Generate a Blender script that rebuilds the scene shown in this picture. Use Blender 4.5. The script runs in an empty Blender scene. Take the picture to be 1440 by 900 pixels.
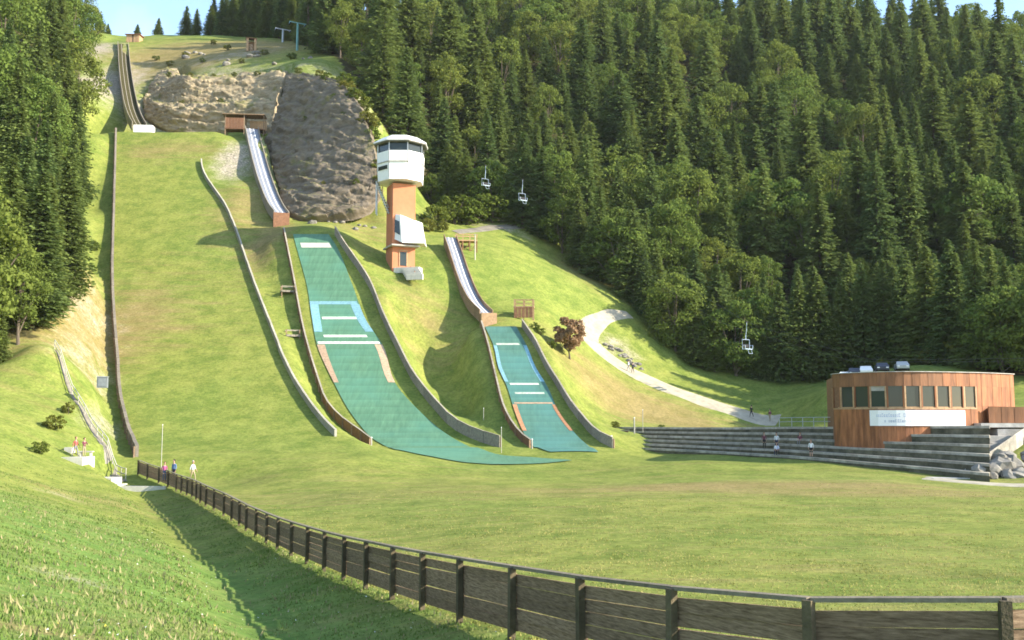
import bpy, bmesh, math, random
import numpy as np
from mathutils import Vector, Matrix, noise

random.seed(7)
RNG = np.random.default_rng(7)
S = bpy.context.scene
COL = S.collection

# ------------------------------------------------------------------ camera, sky, sun, exposure
F = 1413.0                      # focal length in photograph pixels (1440 wide)
PITCH = math.atan(140.0 / F)
cam_d = bpy.data.cameras.new('camera')
cam_d.sensor_width = 36.0
cam_d.lens = 36.0 * F / 1440.0
cam_d.clip_start = 0.1
cam_d.clip_end = 5000
cam = bpy.data.objects.new('camera', cam_d)
COL.objects.link(cam)
cam.rotation_euler = (math.pi / 2 + PITCH, 0, 0)
S.camera = cam

SUN_EL = math.radians(25.0)
SUN_AZ = math.atan2(-0.25, 1.0)          # direction TOWARDS the sun, angle from +X
sun_dir = Vector((math.cos(SUN_AZ) * math.cos(SUN_EL), math.sin(SUN_AZ) * math.cos(SUN_EL), math.sin(SUN_EL)))
W = bpy.data.worlds.new('World')
S.world = W
W.use_nodes = True
wn = W.node_tree.nodes
wl = W.node_tree.links
for n in list(wn):
    wn.remove(n)
wo = wn.new('ShaderNodeOutputWorld')
wb = wn.new('ShaderNodeBackground')
sky = wn.new('ShaderNodeTexSky')
sky.sky_type = 'NISHITA'
sky.sun_disc = False
sky.sun_elevation = SUN_EL
sky.sun_rotation = math.pi / 2 - SUN_AZ
sky.altitude = 900
sky.air_density = 1.0
sky.dust_density = 0.6
sky.ozone_density = 1.0
wb.inputs['Strength'].default_value = 0.15
# a few thin pale clouds
tc = wn.new('ShaderNodeTexCoord')
cn = wn.new('ShaderNodeTexNoise')
cn.inputs['Scale'].default_value = 3.2
cn.inputs['Detail'].default_value = 6
cr = wn.new('ShaderNodeMapRange')
cr.inputs['From Min'].default_value = 0.50
cr.inputs['From Max'].default_value = 0.72
cr.inputs['To Max'].default_value = 0.6
cm = wn.new('ShaderNodeMixRGB')
cm.inputs['Color2'].default_value = (3.4, 3.7, 4.0, 1)
wl.new(tc.outputs['Generated'], cn.inputs['Vector'])
wl.new(cn.outputs['Fac'], cr.inputs['Value'])
wl.new(cr.outputs['Result'], cm.inputs['Fac'])
wl.new(sky.outputs['Color'], cm.inputs['Color1'])
wl.new(cm.outputs['Color'], wb.inputs['Color'])
wl.new(wb.outputs['Background'], wo.inputs['Surface'])

sl = bpy.data.lights.new('sun', 'SUN')
sl.energy = 4.0
sl.angle = math.radians(0.5)
sl.color = (1.0, 0.90, 0.74)
so = bpy.data.objects.new('sun', sl)
COL.objects.link(so)
so.rotation_euler = (-sun_dir).to_track_quat('-Z', 'Y').to_euler()
so.location = (60, -20, 60)

S.view_settings.view_transform = 'Standard'
S.view_settings.look = 'None'
S.view_settings.exposure = 1.64
S.view_settings.gamma = 1.0
S.render.engine = 'CYCLES'
S.cycles.max_bounces = 6
S.cycles.diffuse_bounces = 3
S.cycles.transparent_max_bounces = 4
S.cycles.filter_width = 1.7

# ------------------------------------------------------------------ helpers
CP, SP = math.cos(PITCH), math.sin(PITCH)

def at(px, py, Y):
    """where the sight line through photograph pixel (px,py) meets the plane Y metres ahead"""
    u = (px - 720.0) / F
    v = (450.0 - py) / F
    k = Y / (CP - v * SP)
    return Vector((u * k, Y, (SP + v * CP) * k))

def proj(p):
    yc = p[1] * CP + p[2] * SP
    zc = -p[1] * SP + p[2] * CP
    return 720 + F * p[0] / yc, 450 - F * zc / yc

def tag(o, label=None, cat=None, group=None, kind=None):
    if label: o['label'] = label
    if cat: o['category'] = cat
    if group: o['group'] = group
    if kind: o['kind'] = kind
    return o

def empty(name, loc=(0, 0, 0), rz=0.0, label=None, cat=None, group=None):
    o = bpy.data.objects.new(name, None)
    COL.objects.link(o)
    o.location = loc
    o.rotation_euler = (0, 0, rz)
    o.empty_display_size = 0.3
    return tag(o, label, cat, group)

class MB:
    def __init__(s):
        s.v = []; s.f = []; s.m = []
    def quad(s, a, b, c, d, mi=0):
        n = len(s.v); s.v += [tuple(a), tuple(b), tuple(c), tuple(d)]
        s.f.append((n, n+1, n+2, n+3)); s.m.append(mi)
        return s
    def hexa(s, p, mi=0):
        """8 corners: bottom ring 0-3, top ring 4-7"""
        n = len(s.v); s.v += [tuple(q) for q in p]
        for f in ((3,2,1,0),(4,5,6,7),(0,1,5,4),(1,2,6,5),(2,3,7,6),(3,0,4,7)):
            s.f.append(tuple(n+i for i in f)); s.m.append(mi)
        return s
    def box(s, c, d, M=None, mi=0):
        x, y, z = d[0]/2, d[1]/2, d[2]/2
        c = Vector(c)
        p = [c + Vector(q) for q in ((-x,-y,-z),(x,-y,-z),(x,y,-z),(-x,y,-z),(-x,-y,z),(x,-y,z),(x,y,z),(-x,y,z))]
        if M is not None: p = [M @ q for q in p]
        return s.hexa(p, mi)
    def tube(s, pts, r, n=6, mi=0, cap=True):
        pts = [Vector(p) for p in pts]
        rs = r if isinstance(r, (list, tuple)) else [r]*len(pts)
        base = len(s.v)
        for i, p in enumerate(pts):
            d = (pts[min(i+1, len(pts)-1)] - pts[max(i-1, 0)])
            if d.length < 1e-6: d = Vector((0,0,1))
            d.normalize()
            a = d.orthogonal().normalized() if abs(d.z) > 0.99 else d.cross(Vector((0,0,1))).normalized()
            b = d.cross(a)
            for k in range(n):
                t = 2*math.pi*k/n
                s.v.append(tuple(p + (a*math.cos(t) + b*math.sin(t))*rs[i]))
        for i in range(len(pts)-1):
            for k in range(n):
                k2 = (k+1) % n
                s.f.append((base+i*n+k, base+i*n+k2, base+(i+1)*n+k2, base+(i+1)*n+k)); s.m.append(mi)
        if cap:
            s.f.append(tuple(base+k for k in range(n))[::-1]); s.m.append(mi)
            e = base+(len(pts)-1)*n
            s.f.append(tuple(e+k for k in range(n))); s.m.append(mi)
        return s
    def prism(s, plan, z0, z1, mi=0):
        """vertical prism over a plan polygon (list of (x,y))"""
        n = len(plan); b = len(s.v)
        for z in (z0, z1):
            s.v += [(p[0], p[1], z) for p in plan]
        for i in range(n):
            j = (i+1) % n
            s.f.append((b+i, b+j, b+n+j, b+n+i)); s.m.append(mi)
        s.f.append(tuple(b+i for i in range(n))[::-1]); s.m.append(mi)
        s.f.append(tuple(b+n+i for i in range(n))); s.m.append(mi)
        return s
    def mesh(s, name, mats):
        me = bpy.data.meshes.new(name)
        me.from_pydata(s.v, [], s.f)
        mats = mats if isinstance(mats, (list, tuple)) else [mats]
        for m in mats: me.materials.append(m)
        if len(mats) > 1:
            me.polygons.foreach_set('material_index', s.m)
        bm = bmesh.new(); bm.from_mesh(me)
        bmesh.ops.recalc_face_normals(bm, faces=bm.faces)
        bm.to_mesh(me); bm.free()
        return me
    def build(s, name, mats, parent=None, smooth=False):
        me = s.mesh(name, mats)
        if smooth:
            me.polygons.foreach_set('use_smooth', [True]*len(me.polygons))
        return link(name, me, parent)

def link(name, me, parent=None, M=None):
    o = bpy.data.objects.new(name, me)
    COL.objects.link(o)
    if parent is not None:
        o.parent = parent
        o.matrix_parent_inverse = parent_matrix(parent).inverted()
    if M is not None: o.matrix_basis = M
    return o

def parent_matrix(o):
    m = Matrix.LocRotScale(o.location, o.rotation_euler, o.scale)
    if o.parent is not None:
        m = parent_matrix(o.parent) @ o.matrix_parent_inverse @ m
    return m

def local(name, mb, mats, parent, smooth=False):
    """part whose geometry is given in the parent's own coordinates"""
    me = mb.mesh(name, mats)
    if smooth: me.polygons.foreach_set('use_smooth', [True]*len(me.polygons))
    o = bpy.data.objects.new(name, me); COL.objects.link(o); o.parent = parent
    return o

def copy_tree(o, parent=None):
    c = o.copy(); COL.objects.link(c)
    if parent is not None:
        c.parent = parent
    for ch in KIDS.get(o.name, list(o.children)):
        copy_tree(ch, c)
    return c
KIDS = {}

def np_mesh(name, verts, quads, mats, smooth=False, tri=False):
    me = bpy.data.meshes.new(name)
    k = 3 if tri else 4
    nv, nf = len(verts), len(quads)
    me.vertices.add(nv); me.vertices.foreach_set('co', np.asarray(verts, np.float32).ravel())
    me.loops.add(nf*k); me.loops.foreach_set('vertex_index', np.asarray(quads, np.int32).ravel())
    me.polygons.add(nf)
    me.polygons.foreach_set('loop_start', np.arange(0, nf*k, k, dtype=np.int32))
    me.polygons.foreach_set('loop_total', np.full(nf, k, np.int32))
    if smooth: me.polygons.foreach_set('use_smooth', np.ones(nf, bool))
    mats = mats if isinstance(mats, (list, tuple)) else [mats]
    for m in mats: me.materials.append(m)
    me.update(calc_edges=True)
    return me

# ------------------------------------------------------------------ materials
def nt_new(name):
    m = bpy.data.materials.new(name); m.use_nodes = True
    nt = m.node_tree
    b = nt.nodes['Principled BSDF']
    return m, nt, b

def mat(name, c, rough=0.8, var=0.25, scale=3.0, bump=0.0, bscale=20.0, metal=0.0, stretch=(1,1,1), c2=None, spec=0.3):
    m, nt, b = nt_new(name)
    N, L = nt.nodes, nt.links
    tcn = N.new('ShaderNodeTexCoord'); mp = N.new('ShaderNodeMapping'); mp.inputs['Scale'].default_value = stretch
    L.new(tcn.outputs['Object'], mp.inputs['Vector'])
    n1 = N.new('ShaderNodeTexNoise'); n1.inputs['Scale'].default_value = scale; n1.inputs['Detail'].default_value = 6
    n1.inputs['Roughness'].default_value = 0.65
    L.new(mp.outputs['Vector'], n1.inputs['Vector'])
    rr = N.new('ShaderNodeValToRGB')
    lo = [x*(1-var) for x in c]; hi = [min(1, x*(1+var)) for x in (c2 or c)]
    rr.color_ramp.elements[0].position = 0.30; rr.color_ramp.elements[0].color = (*lo, 1)
    rr.color_ramp.elements[1].position = 0.72; rr.color_ramp.elements[1].color = (*hi, 1)
    L.new(n1.outputs['Fac'], rr.inputs['Fac'])
    oi = N.new('ShaderNodeObjectInfo')
    mr = N.new('ShaderNodeMapRange'); mr.inputs['To Min'].default_value = 1-var*0.6; mr.inputs['To Max'].default_value = 1+var*0.4
    L.new(oi.outputs['Random'], mr.inputs['Value'])
    mx = N.new('ShaderNodeMixRGB'); mx.blend_type = 'MULTIPLY'; mx.inputs['Fac'].default_value = 1
    L.new(rr.outputs['Color'], mx.inputs['Color1']); L.new(mr.outputs['Result'], mx.inputs['Color2'])
    L.new(mx.outputs['Color'], b.inputs['Base Color'])
    b.inputs['Roughness'].default_value = rough
    b.inputs['Metallic'].default_value = metal
    b.inputs['Specular IOR Level'].default_value = spec
    if bump:
        n2 = N.new('ShaderNodeTexNoise'); n2.inputs['Scale'].default_value = bscale; n2.inputs['Detail'].default_value = 4
        L.new(mp.outputs['Vector'], n2.inputs['Vector'])
        bp = N.new('ShaderNodeBump'); bp.inputs['Strength'].default_value = bump; bp.inputs['Distance'].default_value = 0.05
        L.new(n2.outputs['Fac'], bp.inputs['Height']); L.new(bp.outputs['Normal'], b.inputs['Normal'])
    return m

def leaf_mat(name, dark, light, blotch, transl=0.3):
    m, nt, b = nt_new(name)
    N, L = nt.nodes, nt.links
    oi = N.new('ShaderNodeObjectInfo')
    tcn = N.new('ShaderNodeTexCoord')
    ad = N.new('ShaderNodeVectorMath'); ad.operation = 'ADD'
    cx = N.new('ShaderNodeCombineXYZ')
    ml = N.new('ShaderNodeMath'); ml.operation = 'MULTIPLY'; ml.inputs[1].default_value = 57.0
    L.new(oi.outputs['Random'], ml.inputs[0]); L.new(ml.outputs[0], cx.inputs['X'])
    L.new(tcn.outputs['Object'], ad.inputs[0]); L.new(cx.outputs[0], ad.inputs[1])
    n1 = N.new('ShaderNodeTexNoise'); n1.inputs['Scale'].default_value = 0.55; n1.inputs['Detail'].default_value = 5
    n1.inputs['Roughness'].default_value = 0.7
    L.new(ad.outputs[0], n1.inputs['Vector'])
    r = N.new('ShaderNodeValToRGB')
    e = r.color_ramp.elements
    e[0].position = 0.30; e[0].color = (*dark, 1)
    e[1].position = 0.70; e[1].color = (*light, 1)
    L.new(n1.outputs['Fac'], r.inputs['Fac'])
    # every tree has its own tone, some tend to the second colour
    mr = N.new('ShaderNodeMapRange'); mr.inputs['To Min'].default_value = 0.0; mr.inputs['To Max'].default_value = 0.75
    L.new(oi.outputs['Random'], mr.inputs['Value'])
    mx = N.new('ShaderNodeMixRGB'); mx.inputs['Color2'].default_value = (*blotch, 1)
    L.new(mr.outputs['Result'], mx.inputs['Fac']); L.new(r.outputs['Color'], mx.inputs['Color1'])
    df = N.new('ShaderNodeBsdfDiffuse'); tr = N.new('ShaderNodeBsdfTranslucent')
    ms = N.new('ShaderNodeMixShader'); ms.inputs['Fac'].default_value = transl
    L.new(mx.outputs['Color'], df.inputs['Color']); L.new(mx.outputs['Color'], tr.inputs['Color'])
    L.new(df.outputs[0], ms.inputs[1]); L.new(tr.outputs[0], ms.inputs[2])
    L.new(ms.outputs[0], N['Material Output'].inputs['Surface'])
    N.remove(b)
    return m

M = {}
M['wood_dark'] = mat('dark_weathered_wood', (0.19, 0.118, 0.064), 0.85, 0.45, 4, 0.5, 30, stretch=(1, 1, 9), c2=(0.28, 0.195, 0.125))
M['wood_post'] = mat('dark_post_wood', (0.100, 0.080, 0.046), 0.85, 0.35, 5, 0.4, 25)
M['wood_rail'] = mat('pale_weathered_rail', (0.20, 0.17, 0.12), 0.8, 0.3, 5, 0.3, 25)
M['wood_grey'] = mat('grey_weathered_boards', (0.27, 0.24, 0.19), 0.85, 0.3, 4, 0.4, 20)
M['wood_pale'] = mat('pale_grey_boards', (0.42, 0.40, 0.34), 0.8, 0.2, 4, 0.3, 20)
M['wood_greyd'] = mat('grey_brown_boards', (0.19, 0.165, 0.13), 0.85, 0.3, 4, 0.4, 20)
M['wood_pale2'] = mat('bleached_boards', (0.33, 0.31, 0.25), 0.85, 0.25, 4, 0.4, 20)
M['wood_warm'] = mat('warm_larch_cladding', (0.21, 0.076, 0.028), 0.6, 0.35, 2.5, 0.3, 12, stretch=(1, 1, 0.15), c2=(0.31, 0.125, 0.050))
M['wood_fascia'] = mat('brown_larch_fascia', (0.19, 0.085, 0.04), 0.65, 0.25, 2.5, 0.3, 12, stretch=(1, 1, 0.15), c2=(0.26, 0.12, 0.055))
M['wood_brown'] = mat('brown_timber', (0.22, 0.11, 0.06), 0.75, 0.3, 3, 0.3, 15)
M['wood_light'] = mat('light_timber', (0.42, 0.27, 0.15), 0.75, 0.25, 3, 0.3, 15)
M['terracotta'] = mat('terracotta_render', (0.46, 0.180, 0.090), 0.8, 0.10, 0.8, 0.2, 12)
M['white'] = mat('white_painted_metal', (0.78, 0.78, 0.76), 0.45, 0.05, 1.2)
M['offwhite'] = mat('offwhite_concrete', (0.50, 0.48, 0.41), 0.85, 0.15, 2, 0.2, 15)
M['concrete'] = mat('grey_concrete', (0.42, 0.40, 0.36), 0.9, 0.25, 1.5, 0.3, 12)
M['concrete_dark'] = mat('dark_concrete', (0.20, 0.19, 0.17), 0.9, 0.25, 1.5, 0.3, 12)
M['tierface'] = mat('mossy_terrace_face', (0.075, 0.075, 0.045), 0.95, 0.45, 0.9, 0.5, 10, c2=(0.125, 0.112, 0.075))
M['gravel'] = mat('pale_limestone_gravel', (0.43, 0.385, 0.285), 0.95, 0.25, 0.8, 0.5, 14)
M['gravel_grey'] = mat('grey_gravel', (0.22, 0.20, 0.16), 0.95, 0.3, 0.8, 0.5, 14)
M['steel'] = mat('galvanised_steel', (0.42, 0.44, 0.45), 0.45, 0.15, 3, metal=0.5)
M['steel_teal'] = mat('teal_painted_steel', (0.16, 0.34, 0.33), 0.5, 0.1, 3)
M['steel_blue'] = mat('pale_blue_steel', (0.45, 0.55, 0.66), 0.45, 0.1, 3)
M['bed'] = mat('inrun_sheet_metal', (0.27, 0.29, 0.33), 0.45, 0.25, 1.2, metal=0.15)
M['cable'] = mat('dark_wire_rope', (0.10, 0.10, 0.10), 0.6, 0.2, 5)
M['cabinet'] = mat('grey_cabinet_paint', (0.17, 0.19, 0.20), 0.6, 0.15, 3)
M['coping'] = mat('weathered_coping', (0.34, 0.315, 0.265), 0.95, 0.4, 1.2, 0.4, 10)
M['dark'] = mat('dark_rubber', (0.02, 0.02, 0.022), 0.8, 0.2, 5)
M['marking_white'] = mat('white_marking', (0.50, 0.56, 0.46), 0.8, 0.35, 3)
M['marking_blue'] = mat('pale_blue_marking', (0.19, 0.37, 0.42), 0.8, 0.3, 3)
M['marking_red'] = mat('faded_red_marking', (0.44, 0.31, 0.20), 0.8, 0.3, 3)
M['marking_orange'] = mat('orange_red_marking', (0.40, 0.20, 0.10), 0.8, 0.3, 3)
M['bark'] = mat('grey_brown_bark', (0.12, 0.095, 0.07), 0.95, 0.35, 2, 0.5, 8, stretch=(3, 3, 0.6))
M['bark_pale'] = mat('pale_bark', (0.24, 0.20, 0.16), 0.95, 0.3, 2, 0.5, 8, stretch=(3, 3, 0.6))
M['rock_loose'] = mat('pale_limestone', (0.21, 0.195, 0.165), 0.95, 0.35, 1.5, 0.6, 5)
M['leaf_spruce'] = leaf_mat('spruce_needles', (0.078, 0.128, 0.048), (0.165, 0.228, 0.066), (0.185, 0.225, 0.056), 0.36)
M['leaf_beech'] = leaf_mat('beech_leaves', (0.078, 0.136, 0.033), (0.155, 0.218, 0.048), (0.190, 0.215, 0.046), 0.40)
M['leaf_bush'] = leaf_mat('bush_leaves', (0.050, 0.090, 0.018), (0.125, 0.165, 0.030), (0.17, 0.16, 0.035), 0.35)
M['leaf_rust'] = leaf_mat('rusty_leaves', (0.20, 0.115, 0.065), (0.36, 0.22, 0.125), (0.34, 0.23, 0.13), 0.35)

def glass_mat():
    m, nt, b = nt_new('window_glass')
    b.inputs['Base Color'].default_value = (0.030, 0.040, 0.038, 1)
    b.inputs['Roughness'].default_value = 0.06
    b.inputs['Specular IOR Level'].default_value = 0.35
    return m
M['glass'] = glass_mat()

def plastic_mat(name='green_plastic_matting', tint=(0.94, 1.0, 0.90)):
    m, nt, b = nt_new(name)
    N, L = nt.nodes, nt.links
    tcn = N.new('ShaderNodeTexCoord')
    mp = N.new('ShaderNodeMapping'); mp.inputs['Scale'].default_value = (2.2, 0.35, 0.35)
    L.new(tcn.outputs['Object'], mp.inputs['Vector'])
    n1 = N.new('ShaderNodeTexNoise'); n1.inputs['Scale'].default_value = 0.9; n1.inputs['Detail'].default_value = 7; n1.inputs['Roughness'].default_value = 0.7
    L.new(mp.outputs['Vector'], n1.inputs['Vector'])
    r = N.new('ShaderNodeValToRGB'); e = r.color_ramp.elements
    e[0].position = 0.28; e[0].color = (0.055, 0.142, 0.088, 1)
    e[1].position = 0.72; e[1].color = (0.115, 0.238, 0.148, 1)
    L.new(n1.outputs['Fac'], r.inputs['Fac'])
    n2 = N.new('ShaderNodeTexNoise'); n2.inputs['Scale'].default_value = 0.12; n2.inputs['Detail'].default_value = 3
    L.new(tcn.outputs['Object'], n2.inputs['Vector'])
    r2 = N.new('ShaderNodeMapRange'); r2.inputs['From Min'].default_value = 0.45; r2.inputs['From Max'].default_value = 0.65; r2.inputs['To Max'].default_value = 0.6
    L.new(n2.outputs['Fac'], r2.inputs['Value'])
    mx = N.new('ShaderNodeMixRGB'); mx.inputs['Color2'].default_value = (0.088, 0.235, 0.178, 1)
    L.new(r2.outputs['Result'], mx.inputs['Fac']); L.new(r.outputs['Color'], mx.inputs['Color1'])
    sw = N.new('ShaderNodeTexWave'); sw.bands_direction = 'Y'; sw.wave_profile = 'SAW'; sw.inputs['Scale'].default_value = 0.22; sw.inputs['Distortion'].default_value = 0.6; sw.inputs['Detail'].default_value = 3
    L.new(tcn.outputs['Object'], sw.inputs['Vector'])
    sr = N.new('ShaderNodeMapRange'); sr.inputs['To Min'].default_value = 0.88; sr.inputs['To Max'].default_value = 1.06
    L.new(sw.outputs['Fac'], sr.inputs['Value'])
    sm_ = N.new('ShaderNodeMixRGB'); sm_.blend_type = 'MULTIPLY'; sm_.inputs['Fac'].default_value = 1
    L.new(mx.outputs['Color'], sm_.inputs['Color1']); L.new(sr.outputs['Result'], sm_.inputs['Color2'])
    tn = N.new('ShaderNodeMixRGB'); tn.blend_type = 'MULTIPLY'; tn.inputs['Fac'].default_value = 1; tn.inputs['Color2'].default_value = (*tint, 1)
    L.new(sm_.outputs['Color'], tn.inputs['Color1']); L.new(tn.outputs['Color'], b.inputs['Base Color'])
    b.inputs['Roughness'].default_value = 0.65
    wv = N.new('ShaderNodeTexWave'); wv.bands_direction = 'Y'; wv.inputs['Scale'].default_value = 1.2; wv.inputs['Distortion'].default_value = 1.5
    L.new(tcn.outputs['Object'], wv.inputs['Vector'])
    bp = N.new('ShaderNodeBump'); bp.inputs['Strength'].default_value = 0.25; bp.inputs['Distance'].default_value = 0.05
    L.new(wv.outputs['Fac'], bp.inputs['Height']); L.new(bp.outputs['Normal'], b.inputs['Normal'])
    return m
M['plastic'] = plastic_mat()
M['plastic_shade_blue'] = plastic_mat('shade_blued_plastic_matting', (0.80, 0.90, 1.05))  # copy of the matting tinted darker and bluer, partly as painted-in shade

def ground_mat():
    """grass with dry, bare and stony patches; the patches come from the 'zone' attribute broken up by noise"""
    m, nt, b = nt_new('meadow_grass')
    N, L = nt.nodes, nt.links
    geo = N.new('ShaderNodeNewGeometry')
    def nz(scale, det=6, rough=0.65, st=None):
        t = N.new('ShaderNodeTexNoise'); t.inputs['Scale'].default_value = scale; t.inputs['Detail'].default_value = det; t.inputs['Roughness'].default_value = rough
        if st:
            mp = N.new('ShaderNodeMapping'); mp.inputs['Scale'].default_value = st
            L.new(geo.outputs['Position'], mp.inputs['Vector']); L.new(mp.outputs['Vector'], t.inputs['Vector'])
        else:
            L.new(geo.outputs['Position'], t.inputs['Vector'])
        return t
    def ramp(src, p0, c0, p1, c1):
        r = N.new('ShaderNodeValToRGB'); e = r.color_ramp.elements
        e[0].position = p0; e[0].color = (*c0, 1); e[1].position = p1; e[1].color = (*c1, 1)
        L.new(src, r.inputs['Fac']); return r
    def mix(f, a, c, blend='MIX'):
        x = N.new('ShaderNodeMixRGB'); x.blend_type = blend
        if isinstance(f, (int, float)): x.inputs['Fac'].default_value = f
        else: L.new(f, x.inputs['Fac'])
        L.new(a, x.inputs['Color1'])
        if isinstance(c, tuple): x.inputs['Color2'].default_value = (*c, 1)
        else: L.new(c, x.inputs['Color2'])
        return x.outputs['Color']
    def zone(att, noise_out, amount=0.9):
        """sharpen attribute weight with noise: smoothstep(att + (noise-.5)*amount)"""
        s1 = N.new('ShaderNodeMath'); s1.operation = 'SUBTRACT'; s1.inputs[1].default_value = 0.5
        L.new(noise_out, s1.inputs[0])
        s2 = N.new('ShaderNodeMath'); s2.operation = 'MULTIPLY_ADD'; s2.inputs[1].default_value = amount
        L.new(s1.outputs[0], s2.inputs[0]); L.new(att, s2.inputs[2])
        r = N.new('ShaderNodeMapRange'); r.interpolation_type = 'SMOOTHSTEP'
        r.inputs['From Min'].default_value = 0.25; r.inputs['From Max'].default_value = 0.75
        L.new(s2.outputs[0], r.inputs['Value']); return r.outputs['Result']
    at_ = N.new('ShaderNodeAttribute'); at_.attribute_name = 'zone'
    sp = N.new('ShaderNodeSeparateColor'); L.new(at_.outputs['Color'], sp.inputs['Color'])
    big = nz(0.045, 5); mid = nz(0.35, 8, 0.72); fine = nz(2.6, 6, 0.75)
    streak = nz(0.5, 6, 0.7, (0.25, 1.6, 0.25))
    g1 = ramp(mid.outputs['Fac'], 0.38, (0.126, 0.168, 0.034), 0.62, (0.222, 0.248, 0.060)).outputs['Color']
    lush = ramp(mid.outputs['Fac'], 0.30, (0.096, 0.172, 0.036), 0.70, (0.176, 0.244, 0.062)).outputs['Color']
    c = mix(zone(sp.outputs['Blue'], big.outputs['Fac'], 1.2), g1, lush)
    bigr = ramp(big.outputs['Fac'], 0.40, (0.88, 0.95, 0.88), 0.62, (1.10, 1.04, 1.02)).outputs['Color']
    c = mix(1.0, c, bigr, 'MULTIPLY')
    dry = ramp(mid.outputs['Fac'], 0.30, (0.175, 0.150, 0.050), 0.70, (0.285, 0.225, 0.098)).outputs['Color']
    c = mix(zone(sp.outputs['Red'], streak.outputs['Fac'], 1.1), c, dry)
    stone = ramp(fine.outputs['Fac'], 0.32, (0.16, 0.135, 0.10), 0.66, (0.42, 0.38, 0.31)).outputs['Color']
    c = mix(zone(sp.outputs['Green'], mid.outputs['Fac'], 1.0), c, stone)
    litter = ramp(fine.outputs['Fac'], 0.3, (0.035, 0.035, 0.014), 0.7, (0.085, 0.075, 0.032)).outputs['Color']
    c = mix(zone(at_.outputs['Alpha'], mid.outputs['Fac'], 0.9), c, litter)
    fr = ramp(fine.outputs['Fac'], 0.28, (0.52, 0.57, 0.52), 0.70, (1.42, 1.36, 1.34)).outputs['Color']
    c = mix(0.85, c, fr, 'MULTIPLY')
    L.new(c, b.inputs['Base Color'])
    b.inputs['Roughness'].default_value = 0.95
    b.inputs['Specular IOR Level'].default_value = 0.1
    bp = N.new('ShaderNodeBump'); bp.inputs['Strength'].default_value = 0.55; bp.inputs['Distance'].default_value = 0.12
    L.new(fine.outputs['Fac'], bp.inputs['Height']); L.new(bp.outputs['Normal'], b.inputs['Normal'])
    return m
M['ground'] = ground_mat()

def rock_mat(name, lo, hi, moss):
    m, nt, b = nt_new(name)
    N, L = nt.nodes, nt.links
    geo = N.new('ShaderNodeNewGeometry')
    mp = N.new('ShaderNodeMapping'); mp.inputs['Scale'].default_value = (0.5, 0.5, 1.7); mp.inputs['Rotation'].default_value = (0.15, 0.35, 0)
    L.new(geo.outputs['Position'], mp.inputs['Vector'])
    n1 = N.new('ShaderNodeTexNoise'); n1.inputs['Scale'].default_value = 0.55; n1.inputs['Detail'].default_value = 9; n1.inputs['Roughness'].default_value = 0.75
    L.new(mp.outputs['Vector'], n1.inputs['Vector'])
    r = N.new('ShaderNodeValToRGB'); e = r.color_ramp.elements
    e[0].position = 0.33; e[0].color = (*lo, 1); e[1].position = 0.66; e[1].color = (*hi, 1)
    L.new(n1.outputs['Fac'], r.inputs['Fac'])
    sx = N.new('ShaderNodeSeparateXYZ'); L.new(geo.outputs['Normal'], sx.inputs[0])
    mr = N.new('ShaderNodeMapRange'); mr.inputs['From Min'].default_value = 0.74; mr.inputs['From Max'].default_value = 0.90; mr.inputs['To Max'].default_value = 0.9
    L.new(sx.outputs['Z'], mr.inputs['Value'])
    n3 = N.new('ShaderNodeTexNoise'); n3.inputs['Scale'].default_value = 0.16; n3.inputs['Detail'].default_value = 7; n3.inputs['Roughness'].default_value = 0.7
    L.new(geo.outputs['Position'], n3.inputs['Vector'])
    m3 = N.new('ShaderNodeMapRange'); m3.inputs['From Min'].default_value = 0.56; m3.inputs['From Max'].default_value = 0.66; m3.inputs['To Max'].default_value = 0.8
    L.new(n3.outputs['Fac'], m3.inputs['Value'])
    mxm = N.new('ShaderNodeMath'); mxm.operation = 'MAXIMUM'
    L.new(mr.outputs['Result'], mxm.inputs[0]); L.new(m3.outputs['Result'], mxm.inputs[1])
    mx = N.new('ShaderNodeMixRGB'); mx.inputs['Color2'].default_value = (*moss, 1)
    L.new(mxm.outputs[0], mx.inputs['Fac']); L.new(r.outputs['Color'], mx.inputs['Color1'])
    L.new(mx.outputs['Color'], b.inputs['Base Color'])
    b.inputs['Roughness'].default_value = 0.95; b.inputs['Specular IOR Level'].default_value = 0.15
    bp = N.new('ShaderNodeBump'); bp.inputs['Strength'].default_value = 0.8; bp.inputs['Distance'].default_value = 0.35
    L.new(n1.outputs['Fac'], bp.inputs['Height']); L.new(bp.outputs['Normal'], b.inputs['Normal'])
    return m
M['rock_tan'] = rock_mat('tan_limestone_cliff', (0.17, 0.132, 0.082), (0.44, 0.36, 0.235), (0.17, 0.17, 0.05))
M['rock_grey'] = rock_mat('grey_limestone_cliff', (0.095, 0.078, 0.058), (0.235, 0.195, 0.143), (0.15, 0.145, 0.05))

def simple(c, name, rough=0.8):
    return mat(name, c, rough, 0.12, 8)

# ------------------------------------------------------------------ terrain
# the three landing hills, one row per height: py, Y, wall left, wall right, mat left, mat right (photo pixels)
MID = [(330,162,399,471,412,462),(345,159.5,402,480,416,472),(400,151.5,413,517,431,495),(450,143,422,538,439,514),
       (490,136,431,557,447,540),(540,129,446,583,470,556),(580,123.3,462,615,492,591),(600,120.3,481,634,507,613),
       (620,116.5,508,672,527,642),(630,114.5,521,703,545,662)]
SMALL = [(460,146,677,734,682,726),(490,140.5,686,754,695,742),(515,136.5,692,766,700,752),(545,131,699,784,713,770),
         (580,125.3,708,806,724,786),(607,120.5,722,828,735,806),(620,117.5,733,842,743,818),(630,115,746,862,751,830)]
MAIN = [(185,205,163,296),(228,193.5,162,283),(300,174,160,321),(400,152,158,357),(475,136.5,162,386),(511,129,165,400),
        (567,117.5,169,432),(600,110,177,458),(614,106.5,180,472),(630,102,187,490),(645,96,193,505)]

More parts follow.
